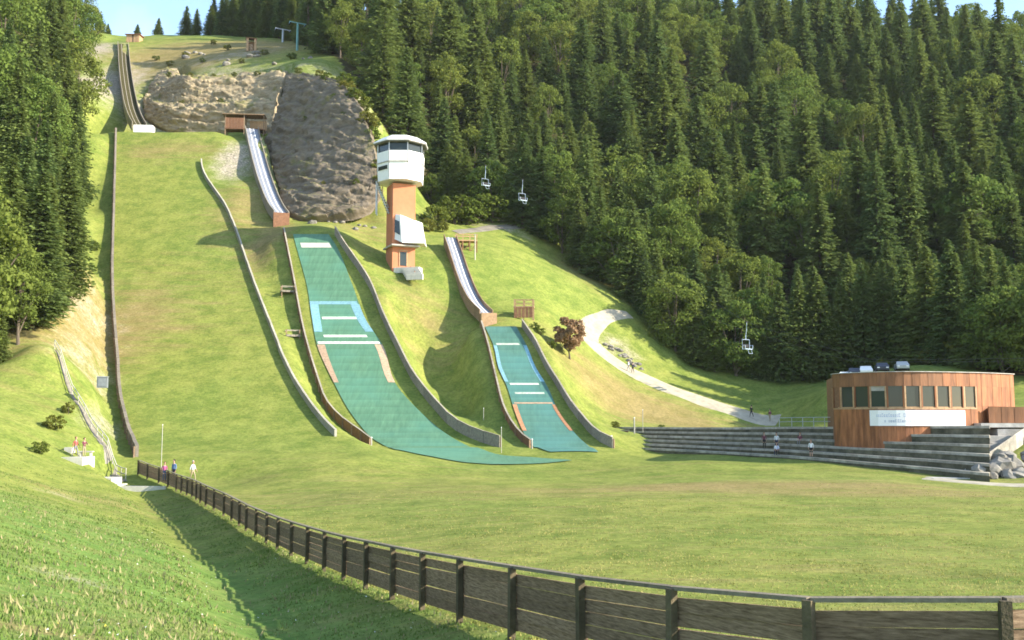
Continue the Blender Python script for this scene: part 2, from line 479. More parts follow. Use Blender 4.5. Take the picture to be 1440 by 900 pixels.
def smooth_rows(rows, n=60):
    """resample rows in Y with Catmull-Rom smoothing -> arrays Y, z, then X of each column"""
    rows = sorted(rows, key=lambda r: r[1])
    Y = np.array([r[1] for r in rows])
    cols = [[at(rows[i][2], rows[i][0], Y[i]).z for i in range(len(rows))]]
    for c in range(2, len(rows[0])):
        cols.append([at(r[c], r[0], r[1]).x for r in rows])
    yy = np.linspace(Y[0], Y[-1], n)
    out = []
    for c in cols:
        c = np.array(c)
        d = np.gradient(c, Y)
        i = np.clip(np.searchsorted(Y, yy) - 1, 0, len(Y) - 2)
        h = Y[i+1] - Y[i]; t = (yy - Y[i]) / h
        out.append((2*t**3-3*t**2+1)*c[i] + (t**3-2*t**2+t)*h*d[i] + (-2*t**3+3*t**2)*c[i+1] + (t**3-t**2)*h*d[i+1])
    return yy, out
MIDS, SMALLS, MAINS = smooth_rows(MID), smooth_rows(SMALL), smooth_rows(MAIN)

# fence posts: pixel x of each post, spacing constant
FENCE_PX = [1409,1141,951,822,726,652,599,557,519,488,460,436,413,394,378,363,349,339,328,317,303,292,284,278,272,265,257,250]
def fence_top(px):
    return float(np.interp(px, [190,250,272,303,328,363,394,436,460,519,599,652,726,822,951,1141,1409,1750],
                           [646,667,674,687,700,716,729,741,749,761,775,785,798,810,823,835,840,836]))
FENCE_D = {1409:11.9,1141:12.9,951:14.9,822:17.2,726:19.8,652:22.4,599:24.9,557:27.5,519:30.4,488:33.2,460:36.2,436:39.2,413:42.3,394:45.3,378:48.3,
           363:51.3,349:54.3,339:57.2,328:60.2,317:63.2,303:66.6,292:69.6,284:72.4,278:75.2,272:78,265:80.8,257:83.6,250:86.2}
FENCE = []
for px in FENCE_PX:
    FENCE.append(at(px, fence_top(px), FENCE_D[px]))
_fz = np.array([p.z for p in FENCE])
for _ in range(4): _fz[1:-1] = (_fz[:-2]+2*_fz[1:-1]+_fz[2:])/4
for p, z_ in zip(FENCE, _fz): p.z = z_
FH = 1.38
FENCE = [FENCE[0] + Vector((5.6, 1.2, 0.05)), FENCE[0] + Vector((2.85, 0.35, 0.0))] + FENCE
for (px, py, Y) in ((238, 662, 88.0), (225, 657, 89.8), (209, 652, 91.6), (196, 647, 93.4)):
    FENCE.append(at(px, py, Y))

CPTS = []
def cp(*pts):
    for p in pts: CPTS.append(tuple(at(*p)))
def cw(*pts):
    for p in pts: CPTS.append(tuple(p))
# outrun bowl
cw((0,50,-5.3),(20,50,-5.1),(-4,62,-5.5),(10,75,-5.2),(30,75,-5.0),(-8,90,-5.1),(10,95,-4.95),(24,92,-4.9),(45,70,-4.9),(65,60,-4.8),
   (3,32,-5.0),(12,30,-4.9),(22,30,-4.8),(8,18,-4.3),(14,15,-4.0),(27,14,-3.7),(32,42,-4.9),(-20,88,-5.2),(60,30,-4.4),(-12,72,-5.5))
cw((6,8,-3.5),(12,4,-3.1),(0,0,-1.65),(-6,0,-1.4),(0,-25,0.4),(25,-20,-1.5),(-25,-15,1.5),(5,0,-2.4))
for i, p in enumerate(FENCE):
    if i % 3 == 0: cw((p.x, p.y, p.z - FH - 0.05))
# left bank and ditch
cp((0,900,9),(120,900,11),(250,900,15),(350,900,19),(205,694,88),(262,740,64),(300,765,55),(340,790,46.5),(400,845,34.5),(452,895,27.8),(500,930,24),(150,800,27),(0,800,20),(300,805,36),(220,742,56),
   (0,720,34),(100,720,48),(0,660,62),(90,690,74),(0,600,88),(0,520,110),(60,560,103),(100,480,118),(120,560,103),(40,640,82),(80,655,86),
   (150,668,86),(215,678,88),(150,640,92))
# left of the main hill, up to the top
cp((140,300,177),(140,400,155),(145,500,132),(145,560,118),(140,610,103),(125,200,209),(142,120,244),(135,60,286),(105,430,130),(100,350,150),(60,470,110))
cw((-90,110,24),(-95,160,50),(-100,210,78),(-125,300,116),(-65,60,3),(-65,20,4),(-110,0,20),(-140,120,45),(-160,220,90),(-200,320,126),(-75,130,26),(-200,60,50))
# hills themselves
for rows, st in ((MID,1),(SMALL,1),(MAIN,1)):
    for r in rows[::st]:
        cp((r[2], r[0], r[1]), (r[3], r[0], r[1]))
# between main and mid hill
cp((330,260,184),(310,205,199),(345,300,175),(372,340,164),(385,400,153),(395,450,143.5),(410,500,134),(430,550,125.5),(455,600,116),(300,188,207),(345,192,207),(490,620,112))
# knoll of the mid hill, tower ground, gully, small hill surroundings
cp((440,312,171),(490,318,172),(520,312,178),(505,345,163),(510,400,152),(560,376,160),(540,420,148),(600,395,157),(580,450,148.5),(625,430,153),
   (600,470,149.5),(572,495,147),(640,500,147),(640,540,141),(605,545,140),(655,590,132),(702,590,131),(690,612,124),(630,583,133),(660,450,152.5),
   (640,400,158.5),(612,335,176),(640,345,172),(590,325,182))
cp((760,470,149),(790,500,147),(830,540,144),(850,580,139),(825,592,132),(780,440,157),(745,420,160),(705,400,163),(720,370,171),(690,340,181),(650,322,190),
   (900,560,148),(950,585,144),(870,540,151),(885,612,125),(860,625,119))
# gravel path and forest foot
cp((860,438,172),(822,455,165),(820,475,162),(850,500,160),(885,522,157),(960,555,153.5),(1030,578,150),(1100,600,146),
   (600,292,212),(660,308,204),(750,318,203),(800,370,194),(860,400,188),(905,435,182),(930,470,176),(980,512,171),(1050,527,168),(1160,530,168),(1265,512,165),
   (1000,545,160),(1090,560,158))
# foot of the terraces
cp((900,637.5,119),(960,640,112.5),(1040,646,105.5),(1110,651,99.5),(1172,658,95),(1240,665,90),(1310,673,86),(1360,681,82),(1440,690,79),(1000,647,100),(1100,657,92),(1220,672,84),(940,643,109))
# behind the terraces and the pavilion
cp((905,602,134),(1000,603,125),(1100,604,118),(1165,606,113),(1440,600,106),(1170,588,138),(1240,560,138),(1200,528,142),(1285,516,152),(1400,530,140),(1450,565,120))
cw((60,95,-1.0),(75,95,-1.0),(90,110,0.0),(90,75,-3.0))
# forest slope
cw((60,200,27),(100,200,31),(60,250,57),(100,250,61),(150,250,64),(60,300,100),(110,300,101),(170,300,98),(60,360,140),(120,360,136),(200,360,129),
   (60,420,160),(140,420,152),(200,200,38),(120,150,13),(150,120,6),(110,112,1),(110,40,-3),(170,60,0),(210,120,10),
   (10,250,70),(10,300,112),(10,360,150),(-18,235,64),(-20,270,93),(-20,310,119),(-25,360,146),(-45,310,121),(-40,420,150),(-100,440,130),(300,300,90),(300,150,10))
# spur, rock bench, hilltop
cp((400,103,226),(478,118,205),(512,170,193),(530,262,180),(555,200,206),(556,262,198),(450,80,250),(550,76,252),(350,62,276),(260,56,288),(173,60,288),(135,47,300),(220,48,312),
   (235,95,262),(300,95,247),(380,96,240),(300,75,264),(200,130,244),(205,168,226),(240,187,221),(300,187,220),(345,184,216),(375,190,212),(388,242,193),(400,296,177),(440,303,178))
cw((-70,345,128),(-130,345,124),(-90,320,124))
CPTS = np.array(CPTS)

FOREST = [at(*p)[:2] for p in ((505,112,222),(530,180,212),(545,240,206),(575,272,207),(620,300,207),(690,312,207),(760,322,207),(806,372,198),(862,402,191),(908,436,185),(934,470,179),(982,512,173.5),(1050,527,171),(1165,528,171),(1265,512,168),(1330,515,152),(1440,520,140),(1560,520,132))]
FOREST = [tuple(p) for p in FOREST] + [(125,140),(190,190),(215,330),(150,410),(60,420),(-10,400),(-45,345),(-62,300),(-60,272),(-48,252)]
LEFTWOOD = [tuple(at(*p)[:2]) for p in ((-20,480,112),(48,462,115),(78,400,124),(100,330,131),(112,290,147),(112,220,173),(112,160,197),(108,100,227),(116,70,259),(108,48,286))] + [(-155,305),(-128,210),(-95,130),(-74,108)]

def tps_fit(P, lam=1.2):
    n = len(P); sc = 100.0
    X = P[:, :2] / sc
    D = np.linalg.norm(X[:, None] - X[None], axis=2)
    K = np.where(D > 0, D**2 * np.log(D + 1e-12), 0) + lam*1e-3*np.eye(n)
    A = np.zeros((n+3, n+3)); A[:n, :n] = K; A[:n, n] = 1; A[:n, n+1:] = X; A[n, :n] = 1; A[n+1:, :n] = X.T
    return X, np.linalg.solve(A, np.concatenate([P[:, 2], np.zeros(3)])), sc
TX, TW, TSC = tps_fit(CPTS)

def tps(x, y):
    q = np.stack([np.ravel(x), np.ravel(y)], 1) / TSC
    out = np.empty(len(q)); n = len(TX)
    for i in range(0, len(q), 20000):
        c = q[i:i+20000]
        D2 = ((c[:, None] - TX[None])**2).sum(2)
        K = 0.5 * D2 * np.log(D2 + 1e-20)
        out[i:i+20000] = K @ TW[:n] + TW[n] + c @ TW[n+1:]
    return out.reshape(np.shape(x))

def ss(a, b, x):
    t = np.clip((x - a) / (b - a), 0, 1)
    return t*t*(3-2*t)

def vnoise(x, y, s, seed=0):
    """cheap smooth value noise for arrays"""
    x = np.asarray(x)/s + seed*17.3; y = np.asarray(y)/s + seed*5.1
    xi = np.floor(x).astype(int); yi = np.floor(y).astype(int)
    fx = x-xi; fy = y-yi; fx = fx*fx*(3-2*fx); fy = fy*fy*(3-2*fy)
    def h(a, b):
        v = np.sin(a*127.1 + b*311.7 + seed*74.7)*43758.5453
        return v - np.floor(v)
    return (h(xi,yi)*(1-fx)+h(xi+1,yi)*fx)*(1-fy) + (h(xi,yi+1)*(1-fx)+h(xi+1,yi+1)*fx)*fy

def height(x, y, rough=True):
    x = np.asarray(x, float); y = np.asarray(y, float)
    z = tps(x, y)
    if rough:
        d = np.hypot(x, y)
        amp = np.clip((d-60)/90, 0.06, 1.0)
        z = z + amp*((vnoise(x, y, 9, 1)-.5)*0.55 + (vnoise(x, y, 3.3, 2)-.5)*0.22)
    # ditch along the foreground fence
    near = (np.abs(x) < 62) & (y > -5) & (y < 104)
    if near.any():
        X, Y = x[near], y[near]
        best = np.full(X.shape, 1e9); sd = np.zeros(X.shape); zb = np.zeros(X.shape)
        for a, b in zip(FENCE, FENCE[1:]):
            dx, dy = b.x-a.x, b.y-a.y; L2 = dx*dx+dy*dy
            t = np.clip(((X-a.x)*dx+(Y-a.y)*dy)/L2, 0, 1)
            ex, ey = X-(a.x+t*dx), Y-(a.y+t*dy); d2 = ex*ex+ey*ey
            sgn = np.sign(dx*ey-dy*ex)              # + on the bank side
            k = d2 < best
            best = np.where(k, d2, best); sd = np.where(k, sgn*np.sqrt(d2), sd); zb = np.where(k, a.z+(b.z-a.z)*t-FH, zb)
        tgt = zb + 0.03 - 0.20*np.maximum(sd, 0)
        w = np.where(sd > 0, 1-ss(2.4, 5.2, sd), 1-ss(1.5, 9.0, -sd))
        z[near] = z[near]*(1-w) + tgt*w
    for (yy, c), edge in ((MIDS, 0.6), (SMALLS, 0.6), (MAINS, 0.6)):
        zp = np.interp(y, yy, c[0]); xl = np.interp(y, yy, c[1]) - edge; xr = np.interp(y, yy, c[2]) + edge
        out = np.maximum(xl - x, x - xr)
        iny = np.minimum(y - yy[0], yy[-1] - y)
        w = (1 - ss(0.0, 3.2, out)) * ss(-3.0, 1.0, iny)
        z = z*(1-w) + zp*w
    return z

def hz(x, y):
    return float(height(np.array([x]), np.array([y]))[0])

# ------------------------------------------------------------------ cliffs
CLIFF_PTS = []
def cliff(name, grid, m, label, amp=1.1, nu=170, nv=90, seed=3.0, dip=0.04, per=2.3, sa=.85):
    """grid[row][col] of (px,py,Y), bottom row first"""
    G = np.array([[tuple(at(*p)) for p in row] for row in grid])
    R, C = G.shape[:2]
    def cr(A, n):
        k = A.shape[0]; t = np.linspace(0, k-1, n); i = np.clip(t.astype(int), 0, k-2); f = (t-i)[:, None, None]
        p0 = A[np.clip(i-1,0,k-1)]; p1 = A[i]; p2 = A[i+1]; p3 = A[np.clip(i+2,0,k-1)]
        return 0.5*((2*p1)+(-p0+p2)*f+(2*p0-5*p1+4*p2-p3)*f**2+(-p0+3*p1-3*p2+p3)*f**3)
    A = cr(G, nv); A = np.transpose(cr(np.transpose(A, (1,0,2)), nu), (1,0,2))
    du = np.gradient(A, axis=1); dv = np.gradient(A, axis=0)
    Nn = np.cross(du, dv); Nn /= np.linalg.norm(Nn, axis=2, keepdims=True) + 1e-9
    flip = np.sign(-(Nn*A).sum(2, keepdims=True)); Nn *= flip
    for j in range(nv):
        for i in range(nu):
            p = Vector(A[j, i]); e = min(j/6, (nv-1-j)/6, i/6, (nu-1-i)/6, 1)
            q = Vector((p.x*0.20, p.y*0.20, p.z*0.8 + 0.18*p.x + noise.noise(p*.12)*1.0))
            cd2, cp2 = noise.voronoi(q*1.7 + Vector((0, seed, 0)))
            blk2 = noise.cell(cp2[0]*5.3) - .5
            st_ = ((p.z + dip*p.x + noise.noise(p*0.10 + Vector((seed,0,0)))*2.2)/per) % 1.0
            d = (st_ - .5)*sa*amp + blk2*0.38*amp + noise.fractal(Vector((p.x*.30, p.y*.30, p.z*.9-p.x*.15)), .8, 2.1, 6)*amp*.45
            A[j, i] += Nn[j, i]*((-1.4 + 1.6*max(0, min(1, e*1.7 + (1-e)*1.3*noise.noise(p*.22 + Vector((seed, 3, 1)))))) + d*(.3+.7*e))
    CLIFF_PTS.append(A[7:-7, 7:-7].reshape(-1, 3).copy())
    v = A.reshape(-1, 3)
    ii = (np.arange(nv-1)[:, None]*nu + np.arange(nu-1)[None]).ravel()
    me = np_mesh(name, v, np.stack([ii, ii+1, ii+1+nu, ii+nu], 1), m, smooth=False)
    o = link(name, me)
    tag(o, label, None, None, 'structure')
    return o
cliff('cliff', [[(203,166,228),(228,182,222),(260,188,219.5),(300,189,218.5),(345,188,216),(380,194,211)],
                [(201,150,233),(227,164,223.5),(257,168,220.3),(300,168,219.6),(345,166,217.2),(386,168,214)],
                [(202,136,238),(228,150,225.5),(256,151,221.5),(300,149,221),(345,147,219),(390,144,217)],
                [(206,128,243),(231,144,230),(257,145.5,226.5),(300,143.5,226),(347,141,224.5),(392,136,221)],
                [(214,112,250),(236,126,236),(259,128,229),(300,126,228.5),(350,123,227.5),(398,119,224.5)],
                [(232,97,258),(246,110,242),(262,111,232),(300,110,231.5),(352,107,231),(404,103,228)],
                [(250,93,264),(256,105,250),(270,107,243),(305,107,243),(355,104,241),(407,100,237)]],
      M['rock_tan'], 'pale tan stepped rock bench above the main landing hill', 1.0)
cliff('cliff', [[(372,200,209),(380,230,199),(388,258,189),(396,288,179),(415,304,174.5),(445,306,173.5)],
                [(384,165,212),(400,195,201.5),(412,225,191.5),(422,260,182),(440,285,176),(465,303,173.5)],
                [(395,132,216.5),(425,160,203),(440,190,194.5),(455,225,185.5),(475,262,178),(495,301,173.5)],
                [(398,112,221),(448,122,206),(475,150,196),(492,190,188),(508,235,180.5),(522,292,175)],
                [(403,100,227),(470,110,206.5),(502,138,196),(518,172,189),(530,215,182.5),(538,275,177.5)]],
      M['rock_grey'], 'dark grey sloping rock face right of the middle inrun', 1.0, seed=11.0, dip=0.55, per=4.6, sa=.45)

gx = np.concatenate([np.linspace(-420,-135,20)[:-1], np.arange(-135, 130, 1.0), np.linspace(130, 480, 26)])
gy = np.concatenate([np.linspace(-160,-12,12)[:-1], np.arange(-12, 60, 0.75), np.arange(60, 320, 1.0), np.linspace(320, 620, 30)])
GX, GY = np.meshgrid(gx, gy)
GZ = height(GX, GY)
# the ground stays below the rock faces
for A_ in CLIFF_PTS:
    ix = np.clip(np.searchsorted(gx, A_[:, 0]), 1, len(gx)-2); iy = np.clip(np.searchsorted(gy, A_[:, 1]), 1, len(gy)-2)
    for dx_ in (-1, 0, 1):
        for dy_ in (-1, 0, 1):
            np.minimum.at(GZ, (iy+dy_, ix+dx_), A_[:, 2]-0.9)
nxg, nyg = len(gx), len(gy)
verts = np.stack([GX.ravel(), GY.ravel(), GZ.ravel()], 1)
ii = (np.arange(nyg-1)[:, None]*nxg + np.arange(nxg-1)[None]).ravel()
quads = np.stack([ii, ii+1, ii+1+nxg, ii+nxg], 1)
me = np_mesh('ground', verts, quads, M['ground'], smooth=True)
# zone weights: red dry, green stony, blue lush
zr = np.full(len(verts), 0.16); zg = np.zeros(len(verts)); zb = np.full(len(verts), 0.22)
def blob(arr, px, py, Y, rx, ry, amt):
    p = at(px, py, Y)
    d2 = ((verts[:,0]-p.x)/rx)**2 + ((verts[:,1]-p.y)/ry)**2
    arr += amt*np.exp(-d2)
vx, vy, vz = verts.T
zr += 0.17*ss(112, 92, vy)*ss(10, 18, vy)*ss(-34, -26, vx + .9*np.maximum(50-vy, 0)*.6)*ss(75, 50, vx)
zb += 0.75*ss(60, 35, vy)*ss(4, -6, vx + 0.45*(vy-20))      # foreground bank is the greenest
zb += 0.35*ss(30, 80, vx)*ss(120, 160, vy)
zr += 0.12*ss(0, 3, np.interp(vy, MAINS[0], MAINS[1][1])-vx)*ss(66, 86, vy)*ss(190, 150, vy)
zb += 0.10*ss(0, 3, np.interp(vy, MAINS[0], MAINS[1][1])-vx)*ss(66, 86, vy)*ss(190, 150, vy)
ppx = 720 + F*vx/np.maximum(vy*CP+vz*SP, 1); ppy = 450 - F*(-vy*SP+vz*CP)/np.maximum(vy*CP+vz*SP, 1)
blob(zr, 1090, 690, 78, 14, 4, 0.42); blob(zr, 1250, 700, 70, 12, 4, 0.3); blob(zr, 700, 690, 75, 20, 6, 0.16)
blob(zr, 110, 430, 132, 9, 22, 0.55); blob(zg, 110, 420, 135, 7, 18, 0.42); blob(zg, 120, 480, 118, 5, 12, 0.4)
blob(zg, 135, 130, 240, 9, 30, 0.75); blob(zg, 125, 75, 275, 9, 18, 0.7); blob(zg, 145, 560, 105, 2.5, 9, 0.5)
blob(zr, 345, 290, 178, 7, 14, 0.45); blob(zg, 325, 225, 195, 5, 10, 0.6); blob(zr, 375, 350, 163, 4, 9, 0.5)
blob(zr, 300, 80, 262, 26, 16, 0.62); blob(zg, 330, 85, 258, 20, 9, 0.36)
blob(zr, 520, 330, 172, 10, 12, 0.35); blob(zr, 600, 440, 150, 9, 8, 0.3); blob(zr, 870, 560, 147, 14, 9, 0.42); blob(zr, 960, 585, 142, 14, 7, 0.35)
blob(zr, 270, 450, 142, 12, 12, 0.18); blob(zr, 240, 210, 198, 14, 5, 0.4); blob(zr, 830, 385, 190, 9, 12, 0.4); blob(zg, 700, 322, 198, 10, 4, 0.5)
blob(zg, 755, 350, 190, 3, 2, 0.3); blob(zg, 500, 200, 200, 8, 16, 0.3); blob(zr, 300, 62, 276, 40, 14, 0.4); blob(zg, 380, 60, 270, 10, 10, 0.2)
blob(zg, 110, 800, 24, 1.6, 2.2, 0.45); blob(zg, 330, 850, 22, 1.6, 2.0, 0.3); blob(zg, 90, 705, 60, 3, 4, 0.35); blob(zr, 30, 620, 66, 7, 6, 0.35); blob(zr, 20, 870, 12, 3, 3, 0.4)
blob(zg, 250, 150, 232, 14, 16, 0.6); blob(zg, 330, 150, 232, 16, 12, 0.6); blob(zg, 440, 200, 204, 10, 30, 0.6)
blob(zg, 870, 480, 164, 6, 5, 0.5)
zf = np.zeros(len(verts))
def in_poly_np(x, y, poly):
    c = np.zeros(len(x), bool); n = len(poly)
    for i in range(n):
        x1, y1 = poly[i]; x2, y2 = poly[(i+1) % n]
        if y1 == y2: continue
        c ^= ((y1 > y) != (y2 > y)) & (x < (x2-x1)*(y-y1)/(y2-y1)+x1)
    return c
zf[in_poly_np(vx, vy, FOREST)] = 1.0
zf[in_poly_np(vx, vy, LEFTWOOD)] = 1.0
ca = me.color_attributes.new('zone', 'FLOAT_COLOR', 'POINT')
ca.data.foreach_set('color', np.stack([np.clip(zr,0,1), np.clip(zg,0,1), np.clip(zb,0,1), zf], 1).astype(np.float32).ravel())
ground = link('ground', me)
tag(ground, 'grassy valley floor and hillside with dry and stony patches', None, None, 'structure')

# ------------------------------------------------------------------ draped strips
def strip(name, pts, m, label, lift=0.06, nw=6, kind='structure', parent=None, step=1.0, taper=None):
    """pts: (px,py,Y,half width m); draped on the ground"""
    P = [at(*p[:3]) for p in pts]; wv = [p[3] for p in pts]
    L = [0]
    for a, b in zip(P, P[1:]): L.append(L[-1] + (b-a).length)
    n = max(4, int(L[-1]/step))
    t = np.linspace(0, L[-1], n)
    X = np.interp(t, L, [p.x for p in P]); Y = np.interp(t, L, [p.y for p in P]); Wd = np.interp(t, L, wv)
    for _ in range(3):
        X[1:-1] = (X[:-2]+2*X[1:-1]+X[2:])/4; Y[1:-1] = (Y[:-2]+2*Y[1:-1]+Y[2:])/4
    dx, dy = np.gradient(X), np.gradient(Y); l = np.hypot(dx, dy); nx, ny = -dy/l, dx/l
    u = np.linspace(-1, 1, nw)
    jit = 1 + 0.18*(vnoise(t, t*0, 2.5, 5)-.5)
    VX = X[:, None] + nx[:, None]*u*(Wd*jit)[:, None]; VY = Y[:, None] + ny[:, None]*u*(Wd*jit)[:, None]
    VZ = height(VX, VY) + lift
    VZ[:, 0] -= lift*1.5; VZ[:, -1] -= lift*1.5
    v = np.stack([VX.ravel(), VY.ravel(), VZ.ravel()], 1)
    ii = (np.arange(n-1)[:, None]*nw + np.arange(nw-1)[None]).ravel()
    me = np_mesh(name, v, np.stack([ii, ii+1, ii+1+nw, ii+nw], 1), m, smooth=True)
    o = link(name, me, parent)
    if kind: tag(o, label, None, None, kind)
    return o
strip('gravel_path', [(885,430,176,1.0),(850,441,170,1.4),(828,453,165,1.8),(824,472,162,2.4),(848,498,160,2.5),(885,522,157,2.4),(960,555,153.5,2.3),(1030,578,150,2.4),(1095,599,147,2.6)],
      M['gravel'], 'pale gravel path curving down from the small jump to the terraces', 0.10)
strip('gravel_track', [(640,330,186,1.2),(690,322,197,1.6),(742,318,203,1.5)], M['gravel_grey'], 'grey gravel patch behind the small inrun', 0.09)
strip('stair_path', [(80,480,111,0.2),(110,520,104,0.25),(140,560,99,0.45),(158,600,95,0.6),(170,640,91,0.8)], M['gravel_grey'], 'stony stepped path beside the main hill rail', 0.07)

# ------------------------------------------------------------------ walls along the hills
def hill_line(rows, col, y0=None, y1=None, step=2.4):
    yy, c = rows
    y0 = yy[0] if y0 is None else y0; y1 = yy[-1] if y1 is None else y1
    t = np.linspace(y0, y1, 200)
    X = np.interp(t, yy, c[col]); Z = np.interp(t, yy, c[0])
    L = np.concatenate([[0], np.cumsum(np.sqrt(np.diff(X)**2+np.diff(t)**2+np.diff(Z)**2))])
    n = max(2, int(round(L[-1]/step))+1)
    s = np.linspace(0, L[-1], n)
    return [Vector((np.interp(a, L, X), np.interp(a, L, t), np.interp(a, L, Z))) for a in s]

def panel_wall(name, P, h, th, m, mpost, label, cat, group=None, sink=0.35, posts=True, side=1, cap=None, boards=1):
    root = empty(name, P[0], 0, label, cat, group)
    for i in range(len(P)-1):
        a, b = P[i].copy(), P[i+1].copy()
        d = (b-a); dxy = Vector((d.x, d.y, 0)).normalized(); nrm = Vector((dxy.y, -dxy.x, 0))*th/2
        a2 = a + d*0.012; b2 = b - d*0.012
        jz = random.uniform(-0.03, 0.03)
        for k in range(boards):
            z0 = -sink + (h+sink)*k/boards; z1 = -sink + (h+sink)*(k+1)/boards - (0.02 if boards > 1 else 0)
            off = nrm.normalized()*random.uniform(-0.015, 0.015)
            mb = MB().hexa([a2-nrm+off+Vector((0,0,z0)), b2-nrm+off+Vector((0,0,z0)), b2+nrm+off+Vector((0,0,z0)), a2+nrm+off+Vector((0,0,z0)),
                            a2-nrm+off+Vector((0,0,z1+jz)), b2-nrm+off+Vector((0,0,z1+jz)), b2+nrm+off+Vector((0,0,z1+jz)), a2+nrm+off+Vector((0,0,z1+jz))])
            mb.build('panel' if boards == 1 else 'plank', m, root)
        if cap:
            cz = h + jz
            w = Vector((dxy.y, -dxy.x, 0))*(th/2+0.05)
            MB().hexa([a2-w+Vector((0,0,cz+.003)), b2-w+Vector((0,0,cz+.003)), b2+w+Vector((0,0,cz+.003)), a2+w+Vector((0,0,cz+.003)),
                       a2-w+Vector((0,0,cz+.06)), b2-w+Vector((0,0,cz+.06)), b2+w+Vector((0,0,cz+.06)), a2+w+Vector((0,0,cz+.06))]).build('cap_board', cap, root)
    if posts:
        for i, p in enumerate(P):
            d = P[min(i+1, len(P)-1)] - P[max(i-1, 0)]
            ang = math.atan2(d.y, d.x)
            o = MB().box((0, side*(th/2+0.07), (h-sink)/2-0.04), (0.14, 0.13, h+sink-0.1), Matrix.Translation(p) @ Matrix.Rotation(ang, 4, 'Z')).build('post', mpost, root)
    return root

panel_wall('side_wall', hill_line(MIDS, 1), 1.15, 0.12, M['wood_brown'], M['wood_dark'], 'brown board wall on the left edge of the middle plastic hill', 'wall', side=1, cap=M['wood_grey'])
panel_wall('side_wall', hill_line(MIDS, 2), 1.35, 0.12, M['wood_grey'], M['wood_dark'], 'grey board wall on the right edge of the middle plastic hill', 'wall', side=-1, cap=M['wood_grey'])
panel_wall('side_wall', hill_line(SMALLS, 1), 0.95, 0.12, M['wood_brown'], M['wood_dark'], 'brown board wall on the left edge of the small plastic hill', 'wall', side=1, cap=M['wood_grey'])
panel_wall('side_wall', hill_line(SMALLS, 2), 1.15, 0.12, M['wood_grey'], M['wood_dark'], 'grey board wall on the right edge of the small plastic hill', 'wall', side=-1, cap=M['wood_grey'])
panel_wall('side_barrier', hill_line(MAINS, 1, 97, 204.5), 1.1, 0.34, M['wood_greyd'], M['wood_dark'], 'long grey board barrier on the left edge of the main grass hill', 'barrier', side=1)
panel_wall('side_barrier', hill_line(MAINS, 2, 106.5, 193.5), 0.75, 0.26, M['wood_pale2'], M['wood_dark'], 'pale board barrier on the right edge of the main grass hill', 'barrier', side=1, posts=False)

# ------------------------------------------------------------------ plastic mats
def mat_sheet(rows, tail, label, lift=0.10, mm_='plastic'):
    yy, c = rows
    y = np.concatenate([yy[::-1]]); z = c[0][::-1] + lift; xl = c[3][::-1]; xr = c[4][::-1]
    ty = np.array([t[1] for t in tail]); tl = np.array([at(t[2], t[0], t[1]).x for t in tail]); tr = np.array([at(t[3], t[0], t[1]).x for t in tail])
    tyy = np.linspace(ty[0], ty[-1], 16)
    o = np.argsort(ty)
    tll = np.interp(tyy, ty[o], tl[o]); trr = np.interp(tyy, ty[o], tr[o])
    n = 14; u = np.linspace(0, 1, n)
    X1 = xl[:, None]*(1-u)+xr[:, None]*u; Y1 = np.repeat(y[:, None], n, 1); Z1 = np.repeat(z[:, None], n, 1)
    X2 = tll[:, None]*(1-u)+trr[:, None]*u; Y2 = np.repeat(tyy[:, None], n, 1)
    Z2 = height(X2, Y2) + lift
    X = np.concatenate([X1, X2]); Y = np.concatenate([Y1, Y2]); Z = np.concatenate([Z1, Z2])
    m = len(X)
    v = np.stack([X.ravel(), Y.ravel(), Z.ravel()], 1)
    ii = (np.arange(m-1)[:, None]*n + np.arange(n-1)[None]).ravel()
    root = link('plastic_landing_mat', np_mesh('plastic_landing_mat', v, np.stack([ii, ii+1, ii+1+n, ii+n], 1), M[mm_], smooth=True))
    tag(root, label, 'landing mat')
    return root
def mark(parent, rows, py0, py1, f0, f1, m, lift=0.125, py_rows=None, nseg=6, g0=None, g1=None):
    """painted strip between fractions f0..f1 of the mat's width, from photo row py0 to py1"""
    yy, c = rows
    src = MID if rows is MIDS else SMALL
    ys = np.interp([py0, py1], [r[0] for r in src], [r[1] for r in src])
    t = np.linspace(ys[0], ys[1], nseg)
    mb = MB()
    g0 = f0 if g0 is None else g0; g1 = f1 if g1 is None else g1
    prev = None
    for k, y in enumerate(t):
        w = k/(nseg-1)
        a = f0*(1-w)+g0*w; b = f1*(1-w)+g1*w
        xl, xr, z = np.interp(y, yy, c[3]), np.interp(y, yy, c[4]), np.interp(y, yy, c[0]) + lift
        cur = (Vector((xl+(xr-xl)*a, y, z)), Vector((xl+(xr-xl)*b, y, z)))
        if prev: mb.quad(prev[0], prev[1], cur[1], cur[0])
        prev = cur
    return mb.build('marking_line', m, parent)
mm = mat_sheet(MIDS, [(633,113.5,550,672),(640,110.5,556,702),(645,108,570,760),(649,105.5,596,808),(653,103,628,752),(655.5,101.3,652,690)], 'wide green plastic landing mat of the middle ski jump', 0.10)
mark(mm, MIDS, 342.5, 349.5, 0.12, 0.86, M['offwhite'])
mark(mm, MIDS, 424, 428.5, 0.0, 0.97, M['marking_blue'])
mark(mm, MIDS, 428.5, 468, 0.0, 0.17, M['marking_blue'], g0=0.0, g1=0.14)
mark(mm, MIDS, 428.5, 468, 0.82, 1.0, M['marking_blue'], g0=0.86, g1=1.0)
mark(mm, MIDS, 446.5, 450, 0.19, 0.84, M['marking_white'])
mark(mm, MIDS, 472.5, 476, 0.14, 0.84, M['marking_white'])
mark(mm, MIDS, 482, 485, 0.02, 0.98, M['marking_white'])
mark(mm, MIDS, 486, 539, 0.0, 0.12, M['marking_red'], g0=0.0, g1=0.08)
mark(mm, MIDS, 486, 539, 0.88, 1.0, M['marking_red'], g0=0.89, g1=1.0)
